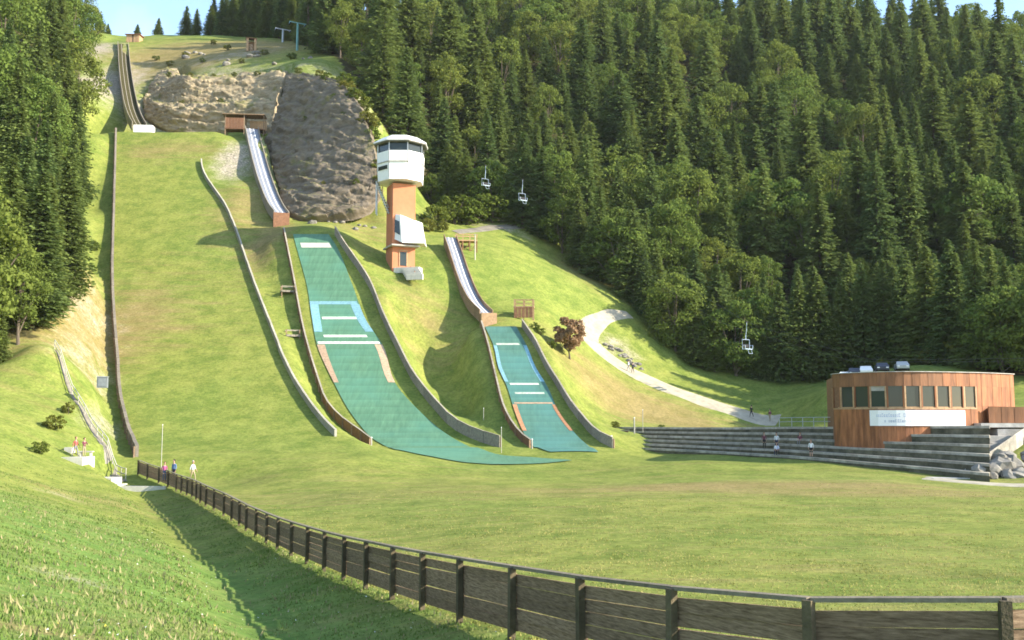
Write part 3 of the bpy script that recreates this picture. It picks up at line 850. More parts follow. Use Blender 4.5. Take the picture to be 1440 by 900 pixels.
sm = mat_sheet(SMALLS, [(631.5,114.3,756,832),(634,113,764,838),(636,111.8,775,842)], 'narrow green plastic landing mat of the small ski jump, tinted bluer partly for shade', 0.10, 'plastic_shade_blue')
mark(sm, SMALLS, 484, 486.5, 0.1, 0.8, M['marking_white'])
mark(sm, SMALLS, 487, 538, 0.0, 0.10, M['marking_blue'], g0=0.0, g1=0.09)
mark(sm, SMALLS, 487, 538, 0.90, 1.0, M['marking_blue'], g0=0.9, g1=1.0)
mark(sm, SMALLS, 540, 542.5, 0.1, 0.82, M['marking_white'])
mark(sm, SMALLS, 553, 555.5, 0.14, 0.85, M['marking_white'])
mark(sm, SMALLS, 567, 569, 0.05, 0.95, M['marking_red'])
mark(sm, SMALLS, 570, 607, 0.0, 0.10, M['marking_orange'], g0=0.0, g1=0.08)
mark(sm, SMALLS, 570, 607, 0.92, 1.0, M['marking_orange'], g0=0.93, g1=1.0)

# ------------------------------------------------------------------ inruns
def inrun(cl, hw, label, bed_m, wall_m, wall_h, lip_z=None, table=True, lift=0.6, rails=True, grass_bed=False):
    P = [at(*c) for c in cl]
    pts = []
    n = 26
    L = np.concatenate([[0], np.cumsum([(b-a).length for a, b in zip(P, P[1:])])])
    t = np.linspace(0, L[-1], n)
    X, Y, Z = (np.interp(t, L, [p[i] for p in P]) for i in range(3))
    for _ in range(2):
        for A in (X, Y, Z): A[1:-1] = (A[:-2]+2*A[1:-1]+A[2:])/4
    C = [Vector((X[i], Y[i], Z[i])) for i in range(n)]
    root = empty('ski_jump_inrun', C[-1], 0, label, 'ski jump')
    def side(i):
        d = C[min(i+1, n-1)] - C[max(i-1, 0)]; d.z = 0; d.normalize(); return Vector((-d.y, d.x, 0))*(-1)
    R = [side(i) for i in range(n)]       # R points to one side
    mb = MB()
    for i in range(n-1):
        a, b = C[i], C[i+1]; ra, rb = R[i]*hw, R[i+1]*hw
        dn = Vector((0,0,-0.25))
        mb.hexa([a-ra+dn, b-rb+dn, b+rb+dn, a+ra+dn, a-ra, b-rb, b+rb, a+ra])
    mb.build('track_bed', bed_m, root)
    for s in (-0.16, 0.16):
        mb = MB()
        for i in range(n-1):
            a, b = C[i]+R[i]*hw*s*2, C[i+1]+R[i+1]*hw*s*2; w = 0.07
            u = Vector((0,0,0.05)); l = Vector((0,0,0.003))
            mb.hexa([a-R[i]*w+l, b-R[i+1]*w+l, b+R[i+1]*w+l, a+R[i]*w+l, a-R[i]*w+u, b-R[i+1]*w+u, b+R[i+1]*w+u, a+R[i]*w+u])
        mb.build('ski_track', M['white'] if not grass_bed else M['wood_grey'], root)
    for s in (-1, 1):
        for i in range(0, n-1):
            a, b = C[i]+R[i]*s*(hw+0.07), C[i+1]+R[i+1]*s*(hw+0.07)
            a = a + (b-a)*0.02; o1, o2 = R[i]*0.06, R[i+1]*0.06
            lo, hi = Vector((0,0,-1.3)), Vector((0,0,wall_h))
            MB().hexa([a-o1+lo, b-o2+lo, b+o2+lo, a+o1+lo, a-o1+hi, b-o2+hi, b+o2+hi, a+o1+hi]).build('side_panel', wall_m, root)
    return root, C, R

r_main, Cm, Rm = inrun([(173,62,285),(175,92,260),(178.5,120,241),(184,150,223.5),(191,170,212),(196,177,208)], 1.35,
                       'long grass lined inrun of the main jump climbing to the hilltop hut', M['ground'], M['wood_grey'], 0.75, grass_bed=True)
r_mid, Cmid, Rmid = inrun([(354,181,207),(359,205,200),(366,232,192),(373,255,185.5),(382,279,178.5),(390,295,174),(396,301,172)], 1.25,
                          'steel inrun of the middle jump running down beside the grey rock face', M['bed'], M['wood_grey'], 0.55)
r_small, Cs, Rs = inrun([(633,334,171),(641,357,166),(649,382,161),(658,406,156.2),(669,427,152.3),(684,441,149)], 1.0,
                        'short inrun of the small jump with pale track between grey walls', M['bed'], M['wood_dark'], 0.6)
# take-off tables: front boxes under the lips
def table_box(root, c, w, d, h, m, name='take_off_table', ang=0.0):
    return MB().box((0, 0, -h/2), (w, d, h), Matrix.Translation(c) @ Matrix.Rotation(ang, 4, 'Z')).build(name, m, root)
c = at(203, 177.5, 207); table_box(r_main, c, 3.9, 2.0, 1.7, M['white'], ang=0.1)
c = Cmid[-1] + Vector((0.1, -0.7, -0.04)); table_box(r_mid, c, 2.7, 1.5, 2.6, M['wood_brown'], ang=0.3)
c = Cs[-1] + Vector((0.3, -0.6, -0.04)); table_box(r_small, c, 2.3, 1.6, 2.6, M['wood_light'], ang=0.2)
# extra side boards by the main inrun (the right hand edge is a low dark wall)
# start shelter over the mid inrun
def hut(name, c, w, d, h, label, cat, mwall, mroof, rz=0.0, roof_over=0.4, opening=True):
    root = empty(name, c, rz, label, cat)
    t = 0.12
    mb = MB().box((-w/2+t/2, 0, h/2), (t, d, h)).box((w/2-t/2, 0, h/2), (t, d, h)).box((0, d/2-t/2, h/2), (w-2*t-.01, t, h))
    local('wall', mb, mwall, root)
    nb = max(3, int(w/0.5))
    for k in range(nb):
        x = -w/2 + t + (w-2*t)*(k+.5)/nb
        if opening and abs(x) < 0.5: continue
        local('plank', MB().box((x, -d/2+t/2+random.uniform(-.01,.01), h/2), ((w-2*t)/nb-0.02, t, h-0.01)), mwall, root)
    if opening:
        local('door', MB().box((0, -d/2+t, 1.0), (0.9, 0.06, 2.0)), M['wood_dark'], root)
    o = roof_over
    local('roof', MB().hexa([(-w/2-o,-d/2-o,h+.003),(w/2+o,-d/2-o,h+.003),(w/2+o,d/2+o,h+.35),(-w/2-o,d/2+o,h+.35),(-w/2-o,-d/2-o,h+.18),(w/2+o,-d/2-o,h+.18),(w/2+o,d/2+o,h+.53),(-w/2-o,d/2+o,h+.53)]), mroof, root)
    return root
p = at(189, 62, 291); hut('start_hut', (p.x, p.y, p.z), 3.8, 3.0, 2.3, 'small orange brown start hut at the top of the main inrun', 'hut', M['wood_light'], M['wood_brown'])
p = at(353, 73, 262); hut('timber_hut', (p.x, p.y, p.z-0.3), 2.6, 2.4, 3.6, 'narrow brown timber hut standing in grass on the hilltop', 'hut', M['wood_light'], M['wood_brown'], 0.3, 0.15)
# start platform of the middle jump: boarded box with flat roof and posts
p = at(345, 184, 209.5)
root = empty('start_platform', p, 0.1, 'timber start platform bridging the top of the middle inrun', 'platform')
local('deck', MB().box((0, 0, 0.1), (8.2, 2.6, 0.2)), M['wood_brown'], root)
for k in range(6):
    local('plank', MB().box((-3.6+k*0.62, -1.2, 1.35), (0.58, 0.1, 2.2)), M['wood_brown'], root)
for k in range(6):
    local('plank', MB().box((1.0+k*0.6, 1.2, 1.55), (0.56, 0.1, 2.0)), M['wood_light'], root)
for x in (-4.0, -0.1, 4.0):
    for y in (-1.15, 1.15):
        local('post', MB().box((x, y, 0.9 if y < 0 else 0.85), (0.18, 0.18, 4.4)), M['wood_dark'], root)
local('roof', MB().box((-0.2, 0, 3.2), (8.9, 3.2, 0.18)), M['wood_dark'], root)
# start platform of the small jump
p = at(655, 352, 172)
root = empty('start_platform', p, 0.15, 'timber start platform with orange top rail beside the small inrun', 'platform')
local('deck', MB().box((0, 0, 1.55), (3.8, 2.2, 0.18)), M['wood_light'], root)
for x in (-1.8, -0.6, 0.6, 1.8):
    for y in (-1.0, 1.0):
        local('post', MB().box((x, y, 0.35), (0.16, 0.16, 2.3)), M['wood_brown'], root)
    local('baluster', MB().box((x, -1.0, 2.1), (0.12, 0.12, 0.9)), M['wood_light'], root)
local('rail', MB().box((0, -1.0, 2.62), (3.9, 0.12, 0.14)), M['wood_light'], root)
local('rail', MB().box((0, 1.0, 2.62), (3.9, 0.12, 0.14)), M['wood_light'], root)
for k in range(4):
    local('brace', MB().tube([(-1.8+k*1.2, -1.02, -0.6), (-0.6-1.2+k*1.2+(1.2 if k < 3 else 0), -1.02, 1.4)], 0.05), M['wood_brown'], root)
p = at(668, 365, 168)
root = empty('lamp_post', p, 0, 'slim pale post beside the small jump start platform', 'post')
local('pole', MB().tube([(0,0,-.5),(0,0,4.2)], [0.10,0.08], 8), M['wood_pale'], root)
local('cap', MB().box((0, 0, 4.28), (0.3, 0.3, 0.14)), M['wood_pale'], root)
# judges' platform right of the small jump
p = at(737, 446, 151.5)
root = empty('viewing_platform', p, -0.1, 'small timber viewing platform with railing right of the small jump take-off', 'platform')
local('deck', MB().box((0, 0, 1.5), (3.1, 2.0, 0.16)), M['wood_light'], root)
for x in (-1.4, 0, 1.4):
    for y in (-0.9, 0.9):
        local('post', MB().box((x, y, 1.05), (0.14, 0.14, 3.2)), M['wood_light'], root)
for y in (-0.9, 0.9):
    for z in (2.05, 2.6):
        local('rail', MB().box((0, y-0.11*np.sign(y), z), (3.1, 0.08, 0.1)), M['wood_light'], root)
for k in range(5):
    local('plank', MB().box((-1.15+k*0.56, -1.0, 0.62), (0.5, 0.06, 1.6)), M['wood_brown'], root)
# trainers' stands along the left wall of the mid hill
for (px, py, Y, lab) in ((404, 419, 149.5, 'upper of two little timber stands left of the middle plastic hill'), (411, 482, 138.5, 'lower of two little timber stands left of the middle plastic hill')):
    p = at(px, py, Y)
    root = empty('trainer_stand', p, 0.35, lab, 'stand', 'timber stands beside the middle hill')
    local('deck', MB().box((0, 0, 0.95), (2.0, 1.5, 0.14)), M['wood_grey'], root)
    for x in (-0.9, 0.9):
        for y in (-0.65, 0.65):
            local('post', MB().box((x, y, 0.5), (0.11, 0.11, 2.6)), M['wood_dark'], root)
    for y in (-0.65, 0.65):
        local('rail', MB().box((0, y-.1*np.sign(y), 1.72), (1.9, 0.07, 0.09)), M['wood_grey'], root)
    for k in range(3):
        local('plank', MB().box((-0.6+k*0.6, -0.78, 0.95), (0.55, 0.05, 0.28)), M['wood_grey'], root)

# ------------------------------------------------------------------ judges' tower
tp = at(562, 376, 160)
tb = empty('judges_tower', tp, 0, 'tall terracotta judges tower with white glazed cabin beside the middle hill', 'tower')
u = 160.0/F
def tz(py): return at(562, py, 160).z - tp.z
# shaft: rotated square so a bright front and a dark left side show
ang = 0.40
Rz = Matrix.Rotation(ang, 4, 'Z')
shaft_w, shaft_d = 3.75, 3.7
local('shaft', MB().box((0.1, 0, tz(262)/2-1.5), (shaft_w, shaft_d, tz(262)+3), Rz), M['terracotta'], tb)
local('door', MB().box((0.0, -shaft_d/2-0.03, 1.1), (1.05, 0.08, 2.2), Rz), M['glass'], tb)
local('door_frame', MB().box((-0.62, -shaft_d/2-0.05, 1.15), (0.14, 0.12, 2.4), Rz).box((0.62, -shaft_d/2-0.05, 1.15), (0.14, 0.12, 2.4), Rz).box((0, -shaft_d/2-0.05, 2.45), (1.38, 0.12, 0.16), Rz), M['wood_light'], tb)
local('porch_slab', MB().box((0.1, -0.4, tz(348)-0.12), (4.6, 5.2, 0.22), Rz), M['concrete'], tb)
def octagon(r, n=8, off=math.pi/8, cx=0.0, cy=0.0, sq=1.0):
    return [(cx + r*math.cos(off+2*math.pi*k/n), cy + sq*r*math.sin(off+2*math.pi*k/n)) for k in range(n)]
zc0, zc1 = tz(256.5), tz(219)
def ring_panels(name, r0, z0, r1, z1, m, th=0.12, n=8, gap=0.02, skip=()):
    a, b = octagon(r0), octagon(r1)
    for k in range(n):
        if k in skip: continue
        j = (k+1) % n
        p0, p1 = Vector((*a[k], z0)), Vector((*a[j], z0)); q0, q1 = Vector((*b[k], z1)), Vector((*b[j], z1))
        p0, p1 = p0.lerp(p1, gap), p1.lerp(p0, gap); q0, q1 = q0.lerp(q1, gap), q1.lerp(q0, gap)
        inn = lambda v: v + Vector((-v.x, -v.y, 0)).normalized()*th
        local(name, MB().hexa([p0, p1, inn(p1), inn(p0), q0, q1, inn(q1), inn(q0)]), m, tb)
local('cabin_floor', MB().prism(octagon(3.8), zc0-0.25, zc0-0.01), M['white'], tb)
ring_panels('cabin_panel', 3.8, zc0, 3.95, zc0+2.55, M['white'])
local('cabin_ledge', MB().prism(octagon(4.1), zc0+2.56, zc0+2.7), M['concrete'], tb)
ring_panels('parapet_panel', 3.95, zc0+2.72, 4.0, zc1-0.05, M['white'])
ring_panels('window', 3.7, zc1-0.04, 3.7, tz(207)-0.02, M['glass'], 0.06)
for k in range(8):
    a = octagon(3.85)[k]
    local('mullion', MB().box((a[0], a[1], (zc1+tz(207))/2-0.02), (0.16, 0.16, tz(207)-zc1+0.02)), M['steel'], tb)
# dark slot windows on the left faces
for k, (r, zz) in enumerate(((3, 1.75), (4, 1.75))):
    a, b = octagon(3.94)[r], octagon(3.94)[(r+1) % 8]
    c = Vector(((a[0]+b[0])/2, (a[1]+b[1])/2, zc0+zz)); d = Vector((b[0]-a[0], b[1]-a[1], 0)); an = math.atan2(d.y, d.x)
    local('slot_window', MB().box((0, 0, 0), (2.3, 0.14, 0.6), Matrix.Translation(c) @ Matrix.Rotation(an, 4, 'Z')), M['glass'], tb)
# roof: shallow faceted cap with overhang
def cone_roof(r, z0, z1, r2, z2, m, name):
    a = octagon(r); b = octagon(r2)
    mb = MB(); n = 8
    base = len(mb.v)
    mb.v += [(*p, z0) for p in a] + [(*p, z1) for p in a] + [(*p, z2) for p in b]
    for k in range(n):
        j = (k+1) % n
        mb.f.append((k, j, n+j, n+k)); mb.m.append(0)
        mb.f.append((n+k, n+j, 2*n+j, 2*n+k)); mb.m.append(0)
    mb.f.append(tuple(range(n))[::-1]); mb.m.append(0); mb.f.append(tuple(range(2*n, 3*n))); mb.m.append(0)
    return local(name, mb, m, tb)
cone_roof(4.6, tz(206.3), tz(205), 3.0, tz(196.5), M['white'], 'roof')
local('soffit', MB().prism(octagon(4.5), tz(206.3)-.16, tz(206.3)-.01), M['concrete_dark'], tb)
# lower side cabin facing right with sloped front
Lz0, Lz1 = tz(346), tz(304)
mb = MB()
RzL = Matrix.Rotation(-0.30, 4, 'Z')
w = 5.0
pts = [(-0.3,-2.0,Lz0),(4.1,-3.1,Lz0),(4.5,1.6,Lz0+0.3),(-0.3,1.6,Lz0),( -0.3,-1.9,Lz1),(1.9,-1.9,Lz1),(3.2,1.6,Lz1-0.3),(-0.3,1.6,Lz1)]
pts = [(-1.1,-1.9,Lz0+1.0),(0.7,-3.2,Lz0),(4.2,-2.6,Lz0),(4.2,1.5,Lz0),(-1.1,1.5,Lz0+1.0)]
tops = [(-1.1,-1.9,Lz1),(0.3,-2.7,Lz1-.3),(3.9,-2.2,Lz0+2.9),(3.4,1.5,Lz1-.8),(-1.1,1.5,Lz1)]
n0 = len(mb.v); mb.v += pts + tops
for k in range(5):
    j = (k+1) % 5; mb.f.append((k, j, 5+j, 5+k)); mb.m.append(0)
mb.f.append((4,3,2,1,0)); mb.m.append(0)
mb.f += [(5,6,9),(6,7,8),(6,8,9)]; mb.m += [0,0,0]
local('side_cabin', mb, M['white'], tb)
a, b = Vector(pts[0]), Vector(pts[1]); c, d = Vector(tops[0]), Vector(tops[1])
o_ = Vector((-0.55, -0.75, 0))*0.06
def bl(s, t): return a.lerp(b, s).lerp(c.lerp(d, s), t) + o_
local('side_window', MB().hexa([bl(.2,.3)-o_*1.5, bl(.85,.25)-o_*1.5, bl(.85,.75)-o_*1.5, bl(.2,.8)-o_*1.5, bl(.2,.3), bl(.85,.25), bl(.85,.75), bl(.2,.8)]), M['glass'], tb)
# outside stair at the left of the shaft
for k in range(12):
    f = k/11
    local('stair_tread', MB().box((-3.6+1.7*f, -0.4, zc0-0.5-f*4.6), (0.55, 1.1, 0.07)), M['steel'], tb)
for y in (-1.0, 0.2):
    local('stair_stringer', MB().tube([(-3.8, y, zc0-0.4), (-1.7, y, zc0-5.4)], 0.09, 6), M['steel'], tb)
    local('handrail', MB().tube([(-3.8, y, zc0+0.0), (-3.8, y, zc0-0.2), (-1.7, y, zc0-4.4)], 0.05, 6), M['steel'], tb)
local('stair_post', MB().tube([(-3.8, -1.0, zc0), (-3.8, -1.0, zc0-5.4)], 0.08, 8), M['steel'], tb)
local('stair_post', MB().tube([(-3.8, 0.2, zc0), (-3.8, 0.2, zc0-5.4)], 0.08, 8), M['steel'], tb)
# concrete steps in front
p = at(574, 378, 158)
root = empty('concrete_steps', p, -0.2, 'pale concrete landing and steps at the foot of the judges tower', 'steps')
local('landing', MB().box((0, 0, -0.3), (4.2, 1.8, 0.9)), M['offwhite'], root)
for k in range(5):
    local('step', MB().box((0.8+k*0.32, -1.15-k*0.5, -0.45-k*0.34), (2.6, 0.52, 0.9)), M['offwhite'], root)

# ------------------------------------------------------------------ foreground fence
fr = empty('wooden_fence', (FENCE[0].x, FENCE[0].y, FENCE[0].z-FH), 0, 'long curved dark plank fence between the grassy bank and the outrun', 'fence')
for i, p in enumerate(FENCE):
    d = FENCE[min(i+1, len(FENCE)-1)] - FENCE[max(i-1, 0)]; an = math.atan2(d.y, d.x)
    near = p.y < 45
    M_ = Matrix.Translation(p) @ Matrix.Rotation(an, 4, 'Z') @ Matrix.Rotation(random.uniform(-.012,.012), 4, 'X')
    MB().box((0, 0.09, -FH/2-0.19), (0.125, 0.12, FH+0.34), M_).build('post', M['wood_post'], fr)
NPL = 5
for i in range(len(FENCE)-1):
    a, b = FENCE[i], FENCE[i+1]
    d = b-a; L = d.length; an = math.atan2(d.y, d.x); sl_ = math.atan2(d.z, math.hypot(d.x, d.y))
    M_ = Matrix.Translation(a) @ Matrix.Rotation(an, 4, 'Z') @ Matrix.Rotation(-sl_, 4, 'Y')
    MB().box((L/2, 0.02, -0.02), (L-0.006, 0.15, 0.055), M_).build('rail', M['wood_rail'], fr)
    ph = (FH-0.14-0.16)/NPL
    for k in range(NPL):
        zc = -0.145 - ph*(k+.5)
        tilt = Matrix.Rotation(random.uniform(-.004,.004), 4, 'Y')
        MB().box((L/2, random.uniform(-.012,.012), zc), (L-0.012, 0.035, ph-random.choice((.006,.008,.010,.022))), M_ @ tilt).build('plank', M['wood_dark'], fr)

# ------------------------------------------------------------------ terraces
ST = [(862, 632.5, 5.4, 124, 1.5), (888,634,5.6,122,1.5),(960,638,6.2,115,1.55),(1040,643,7.0,108,1.6),(1110,648,8.0,102,1.6),(1172,654,9.0,97.5,1.6),(1240,661,10.2,92.3,1.65),(1310,668,11.5,88.2,1.7)]
NT = 6
tr = empty('grandstand_terrace', at(1040, 643, 108), 0, 'curved grass and concrete spectator terraces below the timber pavilion', 'terrace')
def nose(k, st): return at(st[0], st[1]-st[2]*k, st[3]+st[4]*k)
fine_st = []
for i in range(len(ST)-1):
    for t in np.linspace(0, 1, 5)[:-1]:
        fine_st.append(tuple(ST[i][j]*(1-t)+ST[i+1][j]*t for j in range(5)))
fine_st.append(ST[-1])
# continuation to the right, nearly parallel to the picture plane
for px in (1330, 1350, 1370, 1392):
    t = (px-1310)/110.0
    fine_st.append((px, 668+12*t, 11.5+2.1*t, 88.2-6.5*t, 1.7+.3*t))
for k in range(NT):
    mt, mc, mf = MB(), MB(), MB()
    for i in range(len(fine_st)-1):
        a0, a1 = nose(k, fine_st[i]), nose(k, fine_st[i+1])            # foot of this riser
        b0, b1 = nose(k+1, fine_st[i]), nose(k+1, fine_st[i+1])        # foot of the next
        A0, A1 = a0.copy(), a1.copy(); A0.z, A1.z = b0.z, b1.z
        hh = b0.z - a0.z
        dn = Vector((0, 0, -0.4))
        bk = (Vector((b0.x, b0.y, 0))-Vector((a0.x, a0.y, 0))).normalized()
        ch = 0.23
        # riser
        mf.hexa([a0+dn, a1+dn, a1+dn+bk*.3, a0+dn+bk*.3, A0-Vector((0,0,ch)), A1-Vector((0,0,ch)), A1-Vector((0,0,ch))+bk*.3, A0-Vector((0,0,ch))+bk*.3])
        # tread
        mt.hexa([A0+bk*.45-Vector((0,0,.3)), A1+bk*.45-Vector((0,0,.3)), b1-Vector((0,0,.3)), b0-Vector((0,0,.3)), A0+bk*.45-Vector((0,0,.02)), A1+bk*.45-Vector((0,0,.02)), b1, b0])
    # coping stones, each its own piece
    for i in range(0, len(fine_st)-1):
        a0, a1 = nose(k, fine_st[i]), nose(k, fine_st[i+1])
        b0, b1 = nose(k+1, fine_st[i]), nose(k+1, fine_st[i+1])
        A0, A1 = a0.copy(), a1.copy(); A0.z, A1.z = b0.z, b1.z
        bk = (Vector((b0.x, b0.y, 0))-Vector((a0.x, a0.y, 0))).normalized()
        f0 = A0.lerp(A1, .01) - bk*.06; f1 = A1.lerp(A0, .01) - bk*.06
        cz = Vector((0,0,-0.227)); e = Vector((0,0,random.uniform(0,.012)))
        MB().hexa([f0+cz, f1+cz, f1+cz+bk*.5, f0+cz+bk*.5, f0+e, f1+e, f1+bk*.5+e, f0+bk*.5+e]).build('coping_stone', M['coping'], tr)
    mf.build('riser', M['tierface'], tr)
    mt.build('tread', M['gravel_grey'] if k % 2 else M['gravel'], tr)
# retaining wall at the left end
a, b = at(800, 612, 131), at(884, 606, 126)
rw = empty('retaining_wall', a, 0, 'low dark timber retaining wall between the small hill and the terraces', 'wall')
nP = 7
for k in range(nP):
    p0, p1 = a.lerp(b, k/nP + .004), a.lerp(b, (k+1)/nP - .004)
    z0 = -4.8
    t = Vector((0, .25, 0))
    MB().hexa([Vector((p0.x,p0.y,z0)), Vector((p1.x,p1.y,z0)), Vector((p1.x,p1.y,z0))+t, Vector((p0.x,p0.y,z0))+t, p0, p1, p1+t, p0+t]).build('panel', M['wood_dark'] if k % 2 else M['wood_brown'], rw)
MB().hexa([a+Vector((-.1,-.1,.003)), b+Vector((.1,-.1,.003)), b+Vector((.1,.4,.003)), a+Vector((-.1,.4,.003)), a+Vector((-.1,-.1,.16)), b+Vector((.1,-.1,.16)), b+Vector((.1,.4,.16)), a+Vector((-.1,.4,.16))]).build('coping', M['wood_grey'], rw)
# rounded end steps, concrete stair wall and rail on the right
p = at(1345, 672, 87)
root = empty('concrete_stairs', p, 0, 'grey concrete stair block at the right end of the terraces', 'stairs')
for k in range(8):
    q0 = at(1338+k*11, 672-k*9.6, 87.2+k*1.45)
    local('step', MB().box((q0.x-p.x+0.2, q0.y-p.y+0.3, q0.z-p.z-0.25), (2.6, 1.75, 0.72)), M['concrete'], root)
local('landing', MB().box((-1.0, -0.9, -0.15), (3.6, 2.2, 0.5)), M['concrete'], root)
p0, p1 = at(1350, 664, 86.5), at(1446, 598, 96)
root = empty('stair_wall', p0, 0, 'light grey sloping concrete stair wall above the boulders at the right edge', 'wall')
nS = 9
for k in range(nS):
    q0, q1 = p0.lerp(p1, k/nS), p0.lerp(p1, (k+1)/nS-.004)
    w_ = Vector((0.28, 0.18, 0))
    MB().hexa([q0-Vector((0,0,1.3)), q1-Vector((0,0,1.3)), q1-Vector((0,0,1.3))+w_, q0-Vector((0,0,1.3))+w_, q0, q1, q1+w_, q0+w_]).build('coping_stone', M['coping'], root)
# paved strip at the foot of the boulders
strip('paved_strip', [(1300,676,85.5,0.7),(1360,682,83,0.9),(1450,687,80.5,1.0),(1560,690,79,1.0)], M['gravel'], 'pale gravel strip at the foot of the boulders', 0.08)

# ------------------------------------------------------------------ pavilion
PV = [(1172,103.5),(1173.5,101.8),(1182,100.4),(1205,98.8),(1235,97.2),(1268,96.5),(1300,96.6),(1332,97.2),(1372,98.4),(1400,99.8),(1428,102)]
plan = [at(px, 590, Y) for px, Y in PV]
plan = [(p.x, p.y) for p in plan]
# resample to even columns
seg = np.concatenate([[0], np.cumsum([math.hypot(b[0]-a[0], b[1]-a[1]) for a, b in zip(plan, plan[1:])])])
ncol = 30
tt = np.linspace(0, seg[-1], ncol+1)
FX = np.interp(tt, seg, [p[0] for p in plan]); FY = np.interp(tt, seg, [p[1] for p in plan])
ZT, ZW1, ZW0, ZB = 4.55, 3.22, 1.0, -3.4
pav = empty('timber_pavilion', (FX[0], FY[0], ZB), 0, 'curved two storey timber pavilion with a band of windows above the terraces', 'building')
def fpt(i, z, out=0.0):
    j0, j1 = max(i-1, 0), min(i+1, ncol)
    d = Vector((FX[j1]-FX[j0], FY[j1]-FY[j0], 0)).normalized(); nrm = Vector((d.y, -d.x, 0))
    return Vector((FX[i], FY[i], z)) + nrm*out
def board(i, z0, z1, m, name='board', out=0.0, th=0.1, gap=0.012):
    a0, a1 = fpt(i, z0, out), fpt(i+1, z0, out); b0, b1 = fpt(i, z0, out-th), fpt(i+1, z0, out-th)
    a0, a1 = a0.lerp(a1, gap), a1.lerp(a0, gap); b0, b1 = b0.lerp(b1, gap), b1.lerp(b0, gap)
    up = Vector((0,0,z1-z0))
    return MB().hexa([a0, a1, b1, b0, a0+up, a1+up, b1+up, b0+up]).build(name, m, pav)
colpx = [proj((FX[i]*.5+FX[i+1]*.5, FY[i]*.5+FY[i+1]*.5, 2))[0] for i in range(ncol)]
for i in range(ncol):
    r = 0.02*(i % 2)
    board(i, ZW1, ZT, M['wood_fascia'] if colpx[i] < 1330 else M['wood_warm'], 'fascia_board', r)
    if colpx[i] < 1372:
        board(i, ZB, ZW0, M['wood_warm'], 'wall_board', r)
        f = board(i, ZW0+.005, ZW0+0.14, M['wood_light'], 'window_sill', 0.05, 0.16)
        if i % 2 == 0:
            # window with frame and pane, one for every two boards
            a0, a1 = fpt(i, 0), fpt(i+2, 0)
            an = math.atan2(a1.y-a0.y, a1.x-a0.x); wl_ = (a1-a0).length
            M_ = Matrix.Translation((a0+a1)/2) @ Matrix.Rotation(an, 4, 'Z')
            zc_, hh_ = (ZW0+ZW1)/2+.07, ZW1-ZW0-.16
            wf = MB().box((0, 0.06, zc_), (wl_-.29, 0.02, hh_), M_).build('window', M['glass'], pav)
            for sgn in (-1, 1):
                MB().box((sgn*(wl_/2-.075), 0, zc_), (0.145, 0.14, hh_), M_).build('window_jamb', M['wood_warm'] if i % 4 else M['wood_light'], wf)
            MB().box((0, 0.04, ZW0+.19), (wl_-.30, 0.06, .08), M_).build('window_rail', M['wood_light'], wf)
            if random.random() < .2:
                bh = random.uniform(.2, .6)
                MB().box((0, 0.03, ZW1-bh/2), (wl_-.30, 0.03, bh), M_).build('blind', M['concrete'], wf)
    else:
        board(i, 1.28, ZW1-.006, M['wood_warm'], 'wall_board', r)
        if colpx[i] < 1392:
            board(i, ZB, 1.272, M['wood_warm'], 'wall_board', r)
# side and back walls, roof, inner core
end = fpt(ncol, 0)
core = [(FX[i], FY[i]+0.35) for i in range(0, ncol+1)]
back = [(FX[-1]-0.05, 111), (FX[0]+1.0, 114)]
MB().prism([(FX[i]+(0.2 if i == 0 else 0), FY[i]+0.3) for i in range(0, ncol-3)] + [(FX[ncol-4], 110.5), (FX[0]+2.0, 111.8)], ZB, ZT-.2).build('core_wall', M['wood_brown'], pav)
MB().prism([(FX[ncol-5], FY[ncol-5]+0.3), (FX[ncol]-0.12, FY[ncol]+0.3), (FX[ncol]-0.12, 110), (FX[ncol-5], 110)], 1.3, ZT-.21).build('core_wall', M['wood_warm'], pav)
rp = [tuple(fpt(i, 0, 0.16)[:2]) for i in range(ncol+1)]
MB().prism(rp + [(FX[-1]-0.2, 111.2), (FX[0]+2.6, 111.9)], ZT+.003, ZT+0.07).build('roof', M['concrete'], pav)
# dark lower wing on the right
a, b = at(1391, 590, 98.3), at(1500, 590, 98.3)
wing = empty('timber_wing', (a.x, a.y, -1.0), 0, 'low dark brown timber wing right of the pavilion', 'building')
nW = 12
for k in range(nW):
    x0 = a.x+(b.x-a.x)*k/nW; x1 = a.x+(b.x-a.x)*(k+1)/nW
    MB().box(((x0+x1)/2, 98.4+.02*(k % 2), 0.45), (x1-x0-.02, .12, 1.56)).build('wall_board', M['wood_fascia'], wing)
MB().box(((a.x+b.x)/2+0.1, 103.5, 0.35), (b.x-a.x-.3, 9.8, 1.5)).build('core_wall', M['wood_brown'], wing)
MB().box(((a.x+b.x)/2, 97.6, -0.55), (b.x-a.x+3.0, 1.6, 0.4)).build('plinth', M['concrete'], wing)
# banner with two lines of faded print
bi = [i for i in range(ncol) if 1228 < colpx[i] < 1358]
i0, i1 = bi[0], bi[-1]+1
ban = empty('banner', fpt(i0, -0.57), 0, 'long white banner with two lines of faded blue print under the windows', 'banner')
mb = MB()
for i in range(i0, i1):
    a0, a1 = fpt(i, -0.60, 0.10), fpt(i+1, -0.60, 0.10); b0, b1 = fpt(i, -0.60, 0.13), fpt(i+1, -0.60, 0.13)
    up = Vector((0,0,1.5)); mb.hexa([b0, b1, a1, a0, b0+up, b1+up, a1+up, a0+up])
mb.build('sheet', M['white'], ban)
ink = mat('faded_blue_ink', (0.40, 0.45, 0.58), 0.8, 0.2, 4); ink2 = mat('faded_green_ink', (0.50, 0.66, 0.60), 0.8, 0.2, 4)
def on_banner(s):
    x = i0 + s*(i1-i0); i = min(int(x), i1-1); f = x-i
    return fpt(i, 0, 0.134).lerp(fpt(i+1, 0, 0.134), f)
